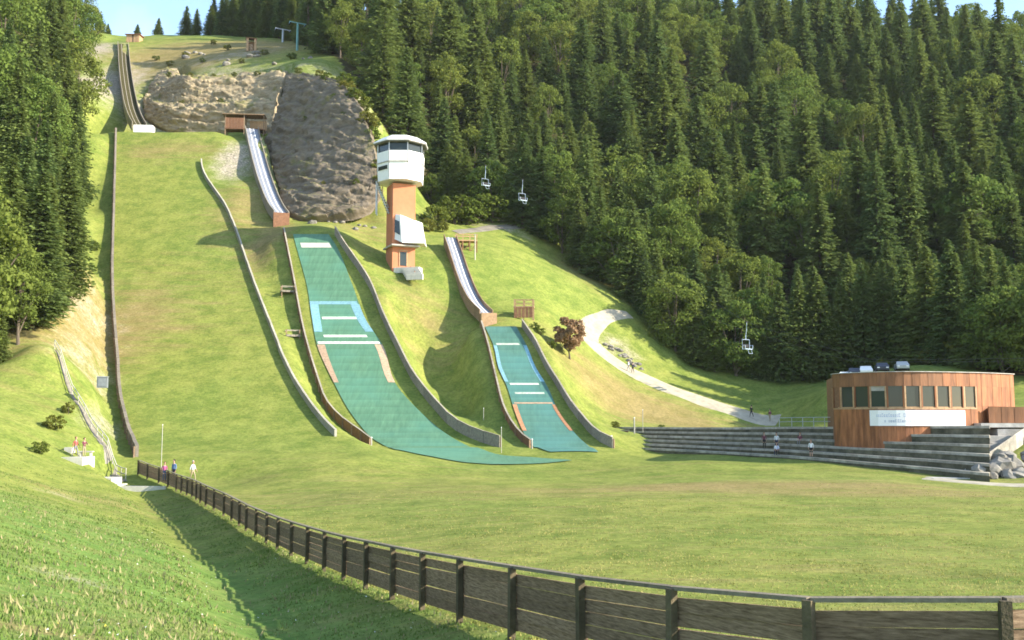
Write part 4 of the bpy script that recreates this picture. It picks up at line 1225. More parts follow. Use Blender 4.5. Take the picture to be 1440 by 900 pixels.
for (z, s0, s1, hgt, m_) in ((0.42, 0.05, 0.66, 0.34, ink), (0.42, 0.74, 0.90, 0.26, ink2), (-0.12, 0.14, 0.52, 0.28, ink), (-0.12, 0.56, 0.86, 0.28, ink)):
    s = s0; mb = MB()
    while s < s1:
        wdt = random.uniform(.010, .018)
        if random.random() < .84:
            p0, p1 = on_banner(s), on_banner(min(s+wdt, s1))
            hh = hgt*random.choice((.7, .7, 1.0))
            for zz in (z-hgt/2, z-hgt/2+hh-0.08):
                mb.quad(p0+Vector((0,0,zz)), p1+Vector((0,0,zz)), p1+Vector((0,0,zz+.07)), p0+Vector((0,0,zz+.07)))
            pm = p0.lerp(p1, .3)
            mb.quad(p0+Vector((0,0,z-hgt/2)), pm+Vector((0,0,z-hgt/2)), pm+Vector((0,0,z-hgt/2+hh)), p0+Vector((0,0,z-hgt/2+hh)))
        s += wdt + .006
    mb.build('print', m_, ban)['kind'] = 'stuff'

# ------------------------------------------------------------------ trees
def tri_tube(pts, r, n=6):
    mb = MB(); mb.tube(pts, r, n); return mb

def spruce(seed, H, R, z0f=0.05, dens=1.0, sparse=0.0):
    rg = np.random.default_rng(seed)
    V = []
    z = z0f*H
    tilt = rg.uniform(-.02, .02, 2)
    cent, outd, size = [], [], []
    lob = rg.uniform(0, 6.28, 3)
    while z < H*0.985:
        f = (z - z0f*H)/(H*(1-z0f))
        rad = R*(1-f)**0.70*(0.55+0.45*min(1, f*7+0.35)) * rg.uniform(0.80, 1.12)
        nb = int((4.5 + rad*2.6)*dens)
        for k in range(nb):
            if rg.random() < sparse: continue
            a = rg.uniform(0, 2*math.pi)
            ln = rad*rg.uniform(0.72, 1.12)*(1+0.16*math.sin(2*a+lob[0])+0.1*math.sin(3*a+lob[1]+z))
            m = max(2, int(ln/0.42))
            t = (np.arange(m)+rg.uniform(0.2, 0.9))/m
            t = t[t > 0.12] if ln > 1 else t
            r_ = t*ln
            drop = -0.30*r_ + 0.10*ln*t**3 - rg.uniform(0, .3) + 0.12*(1-f)*0
            zz = z + drop
            cx, cy = np.cos(a)*r_, np.sin(a)*r_
            cent.append(np.stack([cx, cy, zz], 1)); outd.append(np.tile([math.cos(a), math.sin(a), -0.28], (len(r_), 1)))
            size.append(np.clip(0.42+0.46*(1-t)*min(1, ln/2.5), .25, .8)*rg.uniform(.85, 1.2, len(t)))
        z += rg.uniform(.26, .44)*(0.7+0.6*(1-f))/max(dens, .6)
    C = np.concatenate(cent); O = np.concatenate(outd); sz = np.concatenate(size)
    C = np.repeat(C, 2, 0); O = np.repeat(O, 2, 0); sz = np.repeat(sz, 2)*1.18
    n = len(C)
    C = C + rg.normal(0, .10, (n, 3))
    ang = rg.uniform(-0.9, 0.9, n)
    ca, sa = np.cos(ang), np.sin(ang)
    D = np.stack([O[:,0]*ca-O[:,1]*sa, O[:,0]*sa+O[:,1]*ca, O[:,2]+rg.normal(0,.22,n)], 1)
    D /= np.linalg.norm(D, axis=1, keepdims=True)
    S_ = np.cross(D, np.array([0,0,1.0])); S_ /= np.linalg.norm(S_, axis=1, keepdims=True)+1e-9
    roll = rg.normal(0, .55, n)
    Up = np.cross(S_, D)
    S_ = S_*np.cos(roll)[:,None] + Up*np.sin(roll)[:,None]
    l = sz*0.85; w = sz*0.42
    q = np.stack([C - D*l[:,None]*.5, C + S_*w[:,None]*.6 + D*l[:,None]*.02, C + D*l[:,None]*.75, C - S_*w[:,None]*.6 + D*l[:,None]*.02], 1)
    # leader
    q = q.reshape(-1, 3)
    q[:, 0] += tilt[0]*q[:, 2]; q[:, 1] += tilt[1]*q[:, 2]
    F_ = np.arange(len(q)).reshape(-1, 4)
    crown = np_mesh('crown', q, F_, M['leaf_spruce'])
    trunk = MB().tube([(0,0,-1.5),(0,0,0.3),(tilt[0]*H*.5,tilt[1]*H*.5,H*.5),(tilt[0]*H,tilt[1]*H,H*0.99)], [0.014*H+.08, .012*H+.05, .008*H, .02], 7).mesh('trunk', M['bark'])
    return crown, trunk

def broadleaf(seed, H, R, base=0.22, clumps=46, leaves=95, m='leaf_beech', ls=0.34, bark='bark'):
    rg = np.random.default_rng(seed)
    cz = H*(base+1)/2; hz_ = H*(1-base)/2
    cs = []
    tries = 0
    while len(cs) < clumps and tries < 5000:
        tries += 1
        v = rg.normal(0, 1, 3); v /= np.linalg.norm(v)
        rr = rg.uniform(0.35, 1.0)**0.5
        fz = v[2]*rr
        wid = R*(1.0-0.34*max(0, fz))*(1 - 0.25*max(0, -fz))
        p = np.array([v[0]*rr*wid, v[1]*rr*wid, cz + fz*hz_*0.9])
        cs.append((p, rg.uniform(0.22, 0.40)*R*(1.0 if fz < .5 else .8)))
    qs = []
    for p, cr_ in cs:
        nl = int(leaves*rg.uniform(.7, 1.25))
        v = rg.normal(0, 1, (nl, 3)); v /= np.linalg.norm(v, axis=1, keepdims=True)
        v[:, 2] = np.where(v[:, 2] < -0.5, -v[:, 2], v[:, 2])
        rad = cr_*rg.uniform(.55, 1.08, nl)
        c = p + v*rad[:, None]*np.array([1, 1, .8])
        nrm = v + rg.normal(0, .55, (nl, 3)); nrm /= np.linalg.norm(nrm, axis=1, keepdims=True)
        t = np.cross(nrm, rg.normal(0, 1, (nl, 3))); t /= np.linalg.norm(t, axis=1, keepdims=True)+1e-9
        b = np.cross(nrm, t)
        s = ls*rg.uniform(.6, 1.3, nl)
        qs.append(np.stack([c-t*s[:,None]*.6, c+b*s[:,None]*.42, c+t*s[:,None]*.6, c-b*s[:,None]*.42], 1))
    q = np.concatenate(qs).reshape(-1, 3)
    crown = np_mesh('crown', q, np.arange(len(q)).reshape(-1, 4), M[m])
    mb = MB().tube([(0,0,-1.5),(0,0,.3),(.1,.05,H*base),(0,.1,H*.62)], [.017*H+.06, .014*H+.04, .011*H+.02, .004*H+.01], 7)
    for k in range(9):
        p, cr_ = cs[(k*5) % len(cs)]
        z0 = H*(base*0.9+0.3*k/9)
        mb.tube([(0,0,z0), (p[0]*.5, p[1]*.5, z0*.4+p[2]*.6-.3), tuple(p)], [.006*H+.02, .004*H+.02, .02], 5)
    trunk = mb.mesh('trunk', M[bark])
    return crown, trunk

SPR = [spruce(11, 22, 4.4, .05, 1.15), spruce(12, 25, 4.9, .05, 1.15), spruce(13, 20, 4.8, 0.02, 1.2), spruce(14, 24, 3.9, 0.06, 1.15), spruce(15, 18, 4.2, 0.01, 1.25), spruce(16, 21, 5.3, 0.03, 1.15), spruce(17, 26, 5.6, .06, 1.1), spruce(18, 16, 3.6, .02, 1.25)]
SPR_BARE = [spruce(21, 23, 2.6, 0.45), spruce(22, 25, 2.7, 0.38, .95)]
SPR_NEAR = [spruce(31, 22, 3.6, 0.04, 1.5), spruce(32, 24, 3.8, 0.05, 1.5)]
BRD = [broadleaf(41, 17, 4.9, .12, 60, 110, ls=.36), broadleaf(42, 19, 5.3, 0.12, 66, 110, ls=.36), broadleaf(43, 15, 5.2, .08, 60, 110, ls=.36), broadleaf(44, 21, 4.9, .16, 68, 110, ls=.36), broadleaf(45, 13, 4.0, .06, 52, 110, ls=.34)]
BRD_LOW = [broadleaf(46, 12, 4.2, .0, 62, 110, ls=.33), broadleaf(47, 13, 4.6, .0, 66, 110, ls=.33), broadleaf(48, 11, 3.6, .0, 54, 110, ls=.33)]
BRD_NEAR = [broadleaf(51, 18, 4.4, .12, 70, 170, ls=.27), broadleaf(52, 16, 4.2, .10, 66, 170, ls=.27)]
BUSH = [broadleaf(61, 3.6, 1.9, .02, 26, 60, 'leaf_bush', .26), broadleaf(62, 2.6, 1.7, .0, 22, 60, 'leaf_bush', .24), broadleaf(63, 4.6, 2.1, .06, 30, 66, 'leaf_bush', .27)]
def hgt_of(me):
    co = np.empty(len(me.vertices)*3, np.float32); me.vertices.foreach_get('co', co); return float(co.reshape(-1,3)[:,2].max())
HT = {id(t): hgt_of(t[0]) for L_ in (SPR, SPR_BARE, SPR_NEAR, BRD, BRD_LOW, BRD_NEAR, BUSH) for t in L_}

TREES = []
def tree(kind_name, proto, x, y, H, label, cat, group, wide=1.0, z=None, rz=None):
    z = hz(x, y) if z is None else z
    s = H/HT[id(proto)]
    root = empty(kind_name, (x, y, z-0.1), rz if rz is not None else random.uniform(0, 6.28), label, cat, group)
    root.scale = (s*wide, s*wide, s)
    for nm, me_ in (('crown', proto[0]), ('trunk', proto[1])):
        o = bpy.data.objects.new(nm, me_); COL.objects.link(o); o.parent = root
    TREES.append(root)
    return root

def inside(x, y, poly):
    c = False; n = len(poly)
    for i in range(n):
        x1, y1 = poly[i]; x2, y2 = poly[(i+1) % n]
        if (y1 > y) != (y2 > y) and x < (x2-x1)*(y-y1)/(y2-y1)+x1: c = not c
    return c

cands = []
rg = random.Random(5)
spots = []
ys_ = 135.0
tries = 0
while tries < 16000:
    tries += 1
    x = rg.uniform(-65, 200); y = rg.uniform(130, 410)
    if not inside(x, y, FOREST): continue
    gap = 5.4 if y < 205 else 7.0 if y < 270 else 8.4
    if any((x-a)**2+(y-b)**2 < gap*gap for a, b in spots): continue
    spots.append((x, y))
sx = np.array([s[0] for s in spots]); sy = np.array([s[1] for s in spots]); sz_ = height(sx, sy)
items = []
for x, y, z in zip(sx, sy, sz_):
    px, py = proj((x, y, z+15))
    if px < 300 or px > 1560: continue
    nb = vnoise(np.array([x]), np.array([y]), 26, 9)[0]*0.55 + rg.random()*0.45
    edge = False
    items.append((y, x, z, px, py, nb))
items.sort()
# leave out what is hidden: keep a coarse height profile of what the nearer trees already cover
cover = np.full(1700, 900.0)
n_s = n_b = 0
ZONES = [(560, 'behind the judges tower'), (760, 'above the small jump'), (960, 'above the gravel path'), (1180, 'behind the spectator terraces'), (1600, 'behind the timber pavilion')]
def zone_of(px):
    for lim, nm in ZONES:
        if px < lim: return nm
    return ZONES[-1][1]
kept = []
for (y, x, z, px, py, nb) in items:
    spr = nb > (0.42 if y < 260 else 0.50)
    young = (y < 190 and x > 25)
    if young: spr = rg.random() < .85
    if young:
        H = rg.uniform(12, 18) if spr else rg.uniform(10, 15)
    else:
        H = rg.choice((rg.uniform(15, 21), rg.uniform(20, 26), rg.uniform(25, 32))) if spr else rg.uniform(14, 23)
    ptop = proj((x, y, z+H))[1]; pxx = proj((x, y, z+H*.5))[0]
    hw = 3.0*F/y
    lo, hi = int(np.clip(pxx-hw*.6, 0, 1699)), int(np.clip(pxx+hw*.6, 1, 1699))
    vis = cover[lo:hi+1].max()
    if ptop > vis - 12: continue                     # nothing of it shows
    if ptop > 900 or proj((x, y, z))[1] < -40: continue
    band = slice(lo, hi+1)
    cover[band] = np.minimum(cover[band], ptop + 0.13*H*F/y)
    kept.append((spr, x, y, z, H, pxx, ptop))
print('KEPT', sum(k[0] for k in kept), sum(not k[0] for k in kept))
rank_words = ('at the forest edge', 'low in the forest', 'halfway up the forest', 'high in the forest', 'near the forest top')
for (spr, x, y, z, H, pxx, ptop) in kept:
    zn = zone_of(pxx)
    rk = rank_words[0] if y < 186 else rank_words[1] if y < 215 else rank_words[2] if y < 255 else rank_words[3] if y < 310 else rank_words[4]
    if spr:
        if n_s >= 300: continue
        n_s += 1
        i = rg.randrange(len(SPR))
        pr = SPR[i]
        sh = ('slender', 'tall', 'full', 'narrow', 'bushy', 'broad', 'massive', 'small')[i]
        if 380 < pxx < 640 and y > 235 and rg.random() < .6:
            pr = rg.choice(SPR_BARE); sh = 'bare stemmed'
        tree('spruce_tree', pr, x, y, H, f'{sh} dark spruce {rk} {zn}', 'tree', f'spruces {rk} {zn}', rg.uniform(.9, 1.25), z)
    else:
        if n_b >= 300: continue
        n_b += 1
        i = rg.randrange(len(BRD)); pr = BRD[i]
        sh = ('rounded', 'big', 'spreading', 'tall', 'small')[i]
        tree('beech_tree', pr, x, y, H, f'{sh} pale leafy tree {rk} {zn}', 'tree', f'leafy trees {rk} {zn}', rg.uniform(.85, 1.1), z)

# the closed front row of the forest, foliage down to the ground
edge_px = ((606,302,208.5),(628,306,208),(655,311,207),(690,314,206),(735,324,202),(765,330,200),(790,352,197),(815,376,193),(842,392,189),(868,408,186),(890,425,183),(908,440,180),(928,462,176),(950,486,172.5),(975,506,170.5),(1005,520,169),(1035,527,168),(1068,529,167.5),
   (1098,531,167),(1128,532,167),(1158,531,167),(1188,529,167),(1216,526,166),(1246,521,165),(1276,516,163),(1306,514,158),(1340,516,152),(1375,519,146),(1410,521,142),(1445,522,139),(1490,522,136),(918,420,190),(960,470,179),(1000,500,175),(1060,515,174),(1140,520,174),(1200,515,174),(1260,508,172))
for k, (px, py, Y) in enumerate(edge_px):
    p = at(px, py, Y)
    leafy = (895 < px < 1085 and k % 3 == 1) or (k % 3 == 0 and px < 895) or px > 1400
    zn = zone_of(px)
    if leafy:
        tree('beech_tree', BRD_LOW[k % 3], p.x, p.y, rg.uniform(11, 15) if px > 640 else rg.uniform(7, 9), f'dense leafy tree in the front row of forest {zn}', 'tree', f'dense leafy trees in the front row {zn}', rg.uniform(1.0, 1.2)); n_b += 1
    else:
        tree('spruce_tree', SPR[(2, 4, 5, 0)[k % 4]], p.x, p.y, rg.uniform(11, 15) if 895 < px < 1085 else rg.uniform(15, 20), f'dense spruce in the front row of forest {zn}', 'tree', f'dense spruces in the front row {zn}', rg.uniform(1.0, 1.2)); n_s += 1

# left wood: crown edges follow the photograph
LEFT = []
def lt(px, py, Y, H, kind, pr=None, wide=1.0):
    p = at(px, py, Y); LEFT.append((p.x, p.y, H, kind, pr, wide))
lt(44,466,117,19,'s',0,1.3); lt(4,470,115,21,'s',1,1.3); lt(70,400,122,18,'s',0,1.2); lt(30,400,122,21,'s',0,1.1); lt(92,330,130,20,'s',1,1.15); lt(60,340,128,22,'s',0)
lt(20,330,130,22,'s',0); lt(100,290,146,19,'s',1,1.0); lt(70,270,150,22,'s',1); lt(40,260,152,22,'b',0); lt(105,220,172,21,'s',0,1.2); lt(75,200,178,22,'s',1); lt(45,190,182,24,'s',1); lt(20,270,148,24,'s',0); lt(90,180,188,22,'s',1); lt(65,160,200,24,'s',0)
lt(108,160,196,20,'b',0); lt(80,140,204,24,'s',1); lt(100,105,226,20,'b',1); lt(70,95,232,22,'s',0); lt(112,70,258,19,'b',0); lt(85,60,266,22,'s',1); lt(105,45,284,20,'b',1)
lt(-40,420,104,22,'b',1); lt(-30,330,128,24,'s',0); lt(-20,250,150,24,'b',0); lt(5,215,172,24,'s',1); lt(10,150,200,25,'b',1); lt(40,130,215,25,'s',0); lt(30,90,240,25,'b',0)
lt(25,110,240,24,'b',1); lt(60,120,222,22,'b',0); lt(-10,80,258,26,'s',1); lt(50,60,275,24,'b',1); lt(15,60,285,26,'s',0); lt(75,75,262,20,'b',0); lt(0,190,188,25,'b',0); lt(55,230,165,22,'b',1)
lt(-2,505,108,7,'s',0,1.3); lt(26,470,113,11,'b',0,1.1)
nL = 0
for (x, y, H, k, pr, wide) in LEFT:
    z = hz(x, y)
    dist = 'front row' if y < 100 else 'lower rows' if y < 135 else 'middle rows' if y < 185 else 'upper rows'
    if k == 's':
        tree('spruce_tree', SPR_NEAR[pr] if y < 180 else SPR[pr+1], x, y, H, f'{"dense" if pr == 0 else "tall"} spruce in the {dist} of the left wood', 'tree', f'spruces in the {dist} of the left wood', wide, z)
    else:
        tree('beech_tree', BRD_NEAR[pr] if y < 180 else BRD[pr], x, y, H, f'{"broad" if pr == 0 else "rounded"} leafy tree in the {dist} of the left wood', 'tree', f'leafy trees in the {dist} of the left wood', wide, z)

# skyline trees on the hilltop
for k, (px, py, Y, H, wide) in enumerate(((140,50,315,7,1.5),(152,49,318,5,1.5),(193,50,322,6,1.5),(222,50,322,8,1.4),(262,52,312,10,1.2),(276,53,310,9,1.1),(296,53,308,10,1.2),(312,54,304,13,1.2),(327,55,304,15,1.1),(342,56,302,13,1.3),(358,58,300,17,1.1),(374,60,296,14,1.3),(392,66,290,17,1.1),(408,72,284,15,1.2),(428,80,274,13,1.2),(442,86,262,14,1.1),(455,88,260,12,1.3),(470,92,256,16,1.1),(488,98,250,15,1.1),(385,58,304,18,1.1),(350,52,318,16,1.2),(415,66,300,20,1.1),(445,74,286,20,1.1),(475,84,276,20,1.1),(300,54,318,14,1.2),(318,54,320,17,1.1),(334,55,316,19,1.1),(348,56,312,20,1.1),(366,58,308,22,1.1),(380,62,300,18,1.2),(398,64,296,23,1.1),(424,70,290,22,1.1),(436,80,270,18,1.2),(452,80,272,24,1.1),(466,86,266,20,1.2),(482,92,258,21,1.1),(496,96,254,20,1.2),(405,58,310,24,1.1),(430,60,306,26,1.1),(460,70,296,24,1.1))):
    p = at(px, py, Y)
    lab = 'small lone spruce on the skyline near the start hut' if k < 4 else 'spruce in the row along the hilltop skyline' if k < 10 else 'tall spruce in the dense stand on the hilltop skyline' if k > 23 else 'spruce behind the chairlift pylons on the hilltop'
    tree('spruce_tree', SPR[(2, 4, 5)[k % 3]] if k < 10 else SPR[k % 6], p.x, p.y, H, lab, 'tree', lab.replace('spruce', 'spruces', 1), wide)

# shrubs
SH = [(484,178,207,3.2),(498,205,200,3.6),(508,160,214,3.0),(520,232,196,3.0),(612,300,186,4.2),(628,292,190,5.0),(640,285,194,6),(655,296,196,5.5),(672,300,199,6),(692,300,201,6.5),(600,310,182,2.6),(622,312,184,2.6),
      (220,72,268,1.6),(260,70,268,1.5),(285,80,256,1.5),(320,72,266,1.7),(240,88,262,1.6),(340,90,247,1.6),(372,82,254,1.6),(410,90,247,1.8),(300,62,278,1.8),
      (238,108,246,1.3),(268,108,234,1.1),(300,109,233,1.2),(330,108,232,1.3),(362,106,231,1.2),(392,104,229,1.4),(256,146,225,1.0),(310,144,225,1.1),(355,142,223.5,1.0),(420,104,222,1.6),(450,108,212,1.6),(478,118,204,1.8),(500,140,199,2.0),(520,180,190,2.2),(466,205,190,1.2),(430,170,201,1.1),(480,160,198,1.2),(455,262,180,1.2),(500,262,178,1.6),
      (80,520,94,1.5),(100,505,100,1.4),(60,545,86,1.2),(130,345,162,1.8),(128,380,154,1.6),(760,492,146,1.3),(775,500,145,1.2),(752,470,148.5,1.5),(865,600,130,1.0),(930,600,132,.9),(1410,508,146,6),(1428,480,150,8),(1385,500,150,7),(1240,520,150,2.0),(1305,512,154,2.4)]
for k, (px, py, Y, H) in enumerate(SH):
    p = at(px, py, Y)
    zs = p.z if 21 <= k < 40 else None
    where = ('on the edge of the grey rock spur' if k < 4 else 'between the judges tower and the forest' if k < 12 else 'on the grassy hilltop above the rock bench' if k < 21 else 'growing on the tan rock bench' if k < 30 else 'growing on the dark rock face' if k < 40 else 'on the stony bank left of the main hill' if k < 45 else 'beside the right wall of the small hill' if k < 48 else 'above the left end of the terraces' if k < 50 else 'behind the timber pavilion')
    tree('shrub', BUSH[k % 3], p.x, p.y, H, f'{("upright", "low", "loose")[k % 3]} yellow green shrub {where}', 'shrub', f'shrubs {where}', 1.15, zs)
for k, (px, py, Y, H) in enumerate(((488,128,201.5,2.6),(500,142,198,3.0),(510,156,195,2.6),(517,176,191,3.2),(524,196,188,3.0),(529,218,185,3.4),(534,242,182,3.0),(538,262,179.5,3.2),(515,288,178,2.2),(496,303,176,1.8),(470,140,200,1.8),(486,168,195,2.0),(500,200,190,2.2),(508,228,186,2.4),(516,256,182,2.2),(492,278,179,1.8),(452,250,184,1.3),(430,118,214,1.8),(460,112,208,2.0))):
    p = at(px, py, Y)
    lab = f'{("upright", "low", "loose")[k % 3]} yellow green bush along the right edge of the dark rock face' if k < 10 or k > 16 else 'small yellow green bush rooted high on the dark rock face'
    tree('shrub', BUSH[(k+1) % 3], p.x, p.y, H, lab, 'shrub', 'bushes along the dark rock face', 1.2, p.z-.35)
# rust coloured dry shrub by the path
BR = broadleaf(71, 5.2, 1.6, .16, 46, 100, 'leaf_rust', .25)
HT[id(BR)] = hgt_of(BR[0])
p = at(801, 503, 147.5)
tree('dry_shrub', BR, p.x, p.y, 6.4, 'rusty brown dry bush standing beside the gravel path', 'shrub', None, 1.0)

# ------------------------------------------------------------------ boulders and loose stones
def rock_mesh(seed, r=1.0):
    bm = bmesh.new(); bmesh.ops.create_icosphere(bm, subdivisions=2, radius=r)
    rg2 = np.random.default_rng(seed); off = Vector(rg2.uniform(0, 50, 3))
    for v in bm.verts:
        n_ = noise.fractal(v.co*0.9+off, .8, 2, 4)
        v.co *= 1 + .38*n_
        v.co.z *= .72
    me_ = bpy.data.meshes.new('boulder'); bm.to_mesh(me_); bm.free(); me_.materials.append(M['rock_loose']); return me_
RK = [rock_mesh(k) for k in range(5)]
def boulder(px, py, Y, s, label, group):
    p = at(px, py, Y)
    if Y > 120: p.z = hz(p.x, p.y)
    o = link('boulder', RK[random.randrange(5)]); o.location = (p.x, p.y, p.z); o.scale = (s*random.uniform(.8,1.3), s*random.uniform(.8,1.2), s*random.uniform(.7,1.1))
    o.rotation_euler = (random.uniform(-.3,.3), random.uniform(-.3,.3), random.uniform(0,6.28))
    return tag(o, label, 'boulder', group)
for k in range(20):
    f = random.random(); g = random.random()
    px = 1372+ 85*f; base = 683 - 0
    top = 668 - (px-1350)*0.62
    py = top + 8 + (base-top-12)*g
    Y = 84.0 + (base-py)*0.10
    boulder(px, py, Y, random.uniform(.55, 1.0), 'grey boulder in the heap below the sloping stair wall', 'boulders below the stair wall')
for k in range(20):
    px = random.uniform(850, 905); py = 472 + (px-850)*0.55 + random.uniform(-8, 8)
    boulder(px, py, 164-(py-470)*.12, random.uniform(.3, .62), 'pale boulder in the rock spill above the gravel path', 'boulders above the gravel path')

# ------------------------------------------------------------------ chairlift
def pylon(px, pyb, pyt, Y, m, label, arm):
    p = at(px, pyb, Y); top = at(px, pyt, Y).z - p.z
    root = empty('chairlift_pylon', p, 0.5, label, 'pylon', 'chairlift pylons')
    local('mast', MB().tube([(0,0,-1.5),(0,0,top)], [.34,.22], 10), m, root)
    local('cross_arm', MB().box((0,0,top+.14), (arm*2, .3, .26)), m, root)
    for s in (-1, 1):
        sh_ = local('sheave_bracket', MB().box((s*arm*.93, 0, top-.12), (.16, 1.7, .22)), m, root)
        for yy_ in (-.7, -.25, .25, .7):
            local('sheave', MB().tube([(s*arm*.93-.09, yy_, top-.3), (s*arm*.93+.09, yy_, top-.3)], .17, 8), M['dark'], sh_)
    local('ladder', MB().tube([(.38,0,0),(.30,0,top-.3)], .05, 5), m, root)
    return root, p + Vector((0,0,top-.45))
_, pa = pylon(417, 96, 33, 258, M['steel_teal'], 'tall teal chairlift pylon on top of the rock spur', 2.2)
_, pb = pylon(397, 76, 42, 280, M['steel'], 'grey chairlift pylon farther up the hilltop', 2.2)
armv = Vector((math.cos(.5), math.sin(.5), 0))*2.05
CA = [pb + armv, pa + armv, at(529, 110, 232), at(735, 253, 190.6), at(1050, 453, 150), at(1220, 505, 128), at(1560, 500, 104)]
CB = [pb - armv, pa - armv, at(683, 233, 196), at(1010, 452, 150), at(1200, 508, 126), at(1560, 504, 100)]
def cable(P, label):
    pts = []
    for a, b in zip(P, P[1:]):
        for t in np.linspace(0, 1, 9)[:-1]:
            q = a.lerp(b, t); q.z -= 4*t*(1-t)*min(0.8, (b-a).length*0.006); pts.append(q)
    pts.append(P[-1])
    o = MB().tube(pts, 0.013, 5).build('lift_cable', M['cable'])
    return tag(o, label, 'cable')
cable(CA, 'thin chairlift cable carrying three chairs past the forest'); cable(CB, 'thin chairlift cable carrying one chair left of the others')
def chair(p, rz, s, label):
    root = empty('lift_chair', p, rz, label, 'chairlift chair', 'chairlift chairs hanging from the cables')
    root.scale = (s, s, s)
    local('hanger', MB().tube([(0,0,0),(0,0.05,-1.2),(0.12,0.35,-2.0),(0.12,0.35,-2.6)], .055, 6), M['steel_blue'], root)
    local('grip', MB().box((0,0,0.05), (.4,.16,.2)), M['dark'], root)
    local('frame', MB().tube([(-.7,.3,-4.1),(-.7,.34,-2.6),(.85,.34,-2.6),(.85,.3,-4.1)], .05, 6), M['steel_blue'], root)
    local('backrest', MB().box((.07,.34,-3.55), (1.5,.07,.5)), M['dark'], root)
    local('seat', MB().box((.07,-.02,-4.05), (1.5,.55,.1)), M['steel_blue'], root)
    for x in (-.72, .87):
        local('armrest', MB().tube([(x,.3,-3.5),(x,-.3,-3.5),(x,-.28,-4.0)], .04, 5), M['steel_blue'], root)
    local('footrest', MB().tube([(-.3,-.35,-4.05),(-.3,-.6,-4.75),(.44,-.6,-4.75),(.44,-.35,-4.05)], .035, 5), M['steel_blue'], root)
chair(CA[4], .6, 1.0, 'pale blue lift chair hanging lowest, in front of the edge spruces')
chair(CA[3], .6, 1.0, 'pale blue lift chair hanging above the small inrun, right of its neighbour')
chair(CB[2], .6, 1.0, 'pale blue lift chair hanging right of the judges tower, left of its neighbour')
chair(CA[2], .6, 1.0, 'pale blue lift chair hanging highest, above the rock spur')

# ------------------------------------------------------------------ parked cars behind the pavilion
def car(x, y, rz, m, label):
    z = hz(x, y)
    root = empty('parked_car', (x, y, z), rz, label, 'car', 'cars parked behind the pavilion')
    prof = [(-2.1,.35),(-2.15,.75),(-1.9,.95),(-1.35,1.0),(-.75,1.42),(.75,1.45),(1.55,1.02),(2.05,.9),(2.15,.6),(2.1,.35)]
    mb = MB(); n = len(prof)
    for s in (-.85, .85): mb.v += [(a, s*(1 if b < 1.1 else .82), b) for a, b in prof]
    for k in range(n):
        j = (k+1) % n; mb.f.append((k, j, n+j, n+k)); mb.m.append(0)
    mb.f.append(tuple(range(n))[::-1]); mb.m.append(0); mb.f.append(tuple(range(n, 2*n))); mb.m.append(0)
    local('body', mb, m, root)
    gm = MB()
    for s in (-1, 1):
        gm.hexa([(-1.15,s*.84,1.03),(1.3,s*.84,1.03),(1.3,s*.80,1.03),(-1.15,s*.80,1.03),(-.68,s*.735,1.38),(.72,s*.735,1.38),(.72,s*.69,1.38),(-.68,s*.69,1.38)])
    local('side_window', gm, M['glass'], root)
    for s in (-1.3, 1.35):
        for t in (-.8, .8):
            wh = local('wheel', MB().tube([(s, t-.1, .32), (s, t+.1, .32)], .32, 14), M['dark'], root)
            local('hub', MB().tube([(s, t+.09*np.sign(t), .32), (s, t+.125*np.sign(t), .32)], .17, 10), M['steel'], wh)
    for t in (-.6, .6):
        local('headlight', MB().box((-2.12, t, .68), (.08, .34, .16)), M['white'], root)
cw_, cdark, csil = M['white'], simple((.05,.055,.07), 'dark_car_paint', .3), simple((.42,.43,.42), 'silver_car_paint', .3)
for (px, Y, m_, lab) in ((1188,144,cw_,'white car parked leftmost behind the pavilion roof'),(1201,144.5,cdark,'dark car parked between two pale cars behind the pavilion'),(1217,144,cw_,'white car parked right of the dark car behind the pavilion'),(1240,145,cdark,'dark car parked alone behind the middle of the pavilion roof'),(1268,145,csil,'silver car parked rightmost behind the pavilion roof')):
    p = at(px, 520, Y); car(p.x, p.y, 1.3, m_, lab)

# ------------------------------------------------------------------ left platform, rails, cabinet
def on_ground(px, py, Y, dz=0.0):
    p = at(px, py, Y); p.z = hz(p.x, p.y)+dz; return p
p = on_ground(104, 662, 89.0, .06)
root = empty('concrete_platform', p, 0.0, 'pale concrete platform at the foot of the bank left of the fence', 'platform')
q_ = on_ground(146, 667, 89.0, .06)
local('slab', MB().box((0, 0, -0.5), (2.5, 2.6, 1.0)), M['offwhite'], root)
local('slab', MB().box((q_.x-p.x, q_.y-p.y, q_.z-p.z-.6), (2.3, 2.4, 1.2)), M['offwhite'], root)
local('block', MB().box((-0.8, 0.8, 0.40), (0.7, 0.7, 0.8)), M['offwhite'], root)
local('bench_seat', MB().box((0.6, 0.9, 0.42), (1.3, 0.45, 0.10)), M['offwhite'], root)
for x_ in (.15, 1.05): local('bench_leg', MB().box((x_, 0.9, 0.18), (.12, .38, .36)), M['offwhite'], root)
PLAT_Z = p.z
PLAT_P = p.copy()
p = on_ground(200, 676, 88.5, .12)
root = empty('concrete_ramp', p, 0.0, 'grey concrete ramp with pale kerbs beside the end of the fence', 'ramp')
local('slab', MB().box((0.2, 0.4, -.9), (4.2, 3.0, 1.8)), M['concrete_dark'], root)
local('kerb', MB().box((0.3, -1.25, -.85), (4.4, .26, 1.9)), M['offwhite'], root)
local('kerb', MB().box((-2.1, 0.3, -.8), (.36, 2.8, 1.9)), M['offwhite'], root)
p = at(144, 544, 104)
root = empty('utility_cabinet', p, 0.2, 'grey utility cabinet on the bank beside the main hill barrier', 'cabinet')
local('body', MB().box((0,0,.45), (1.0,.7,1.1)), M['cabinet'], root)
local('door', MB().box((0,-.37,.48), (.8,.03,.85)), M['cabinet'], root)
local('lid', MB().box((0,0,1.04), (1.1,.8,.07)), M['steel'], root)
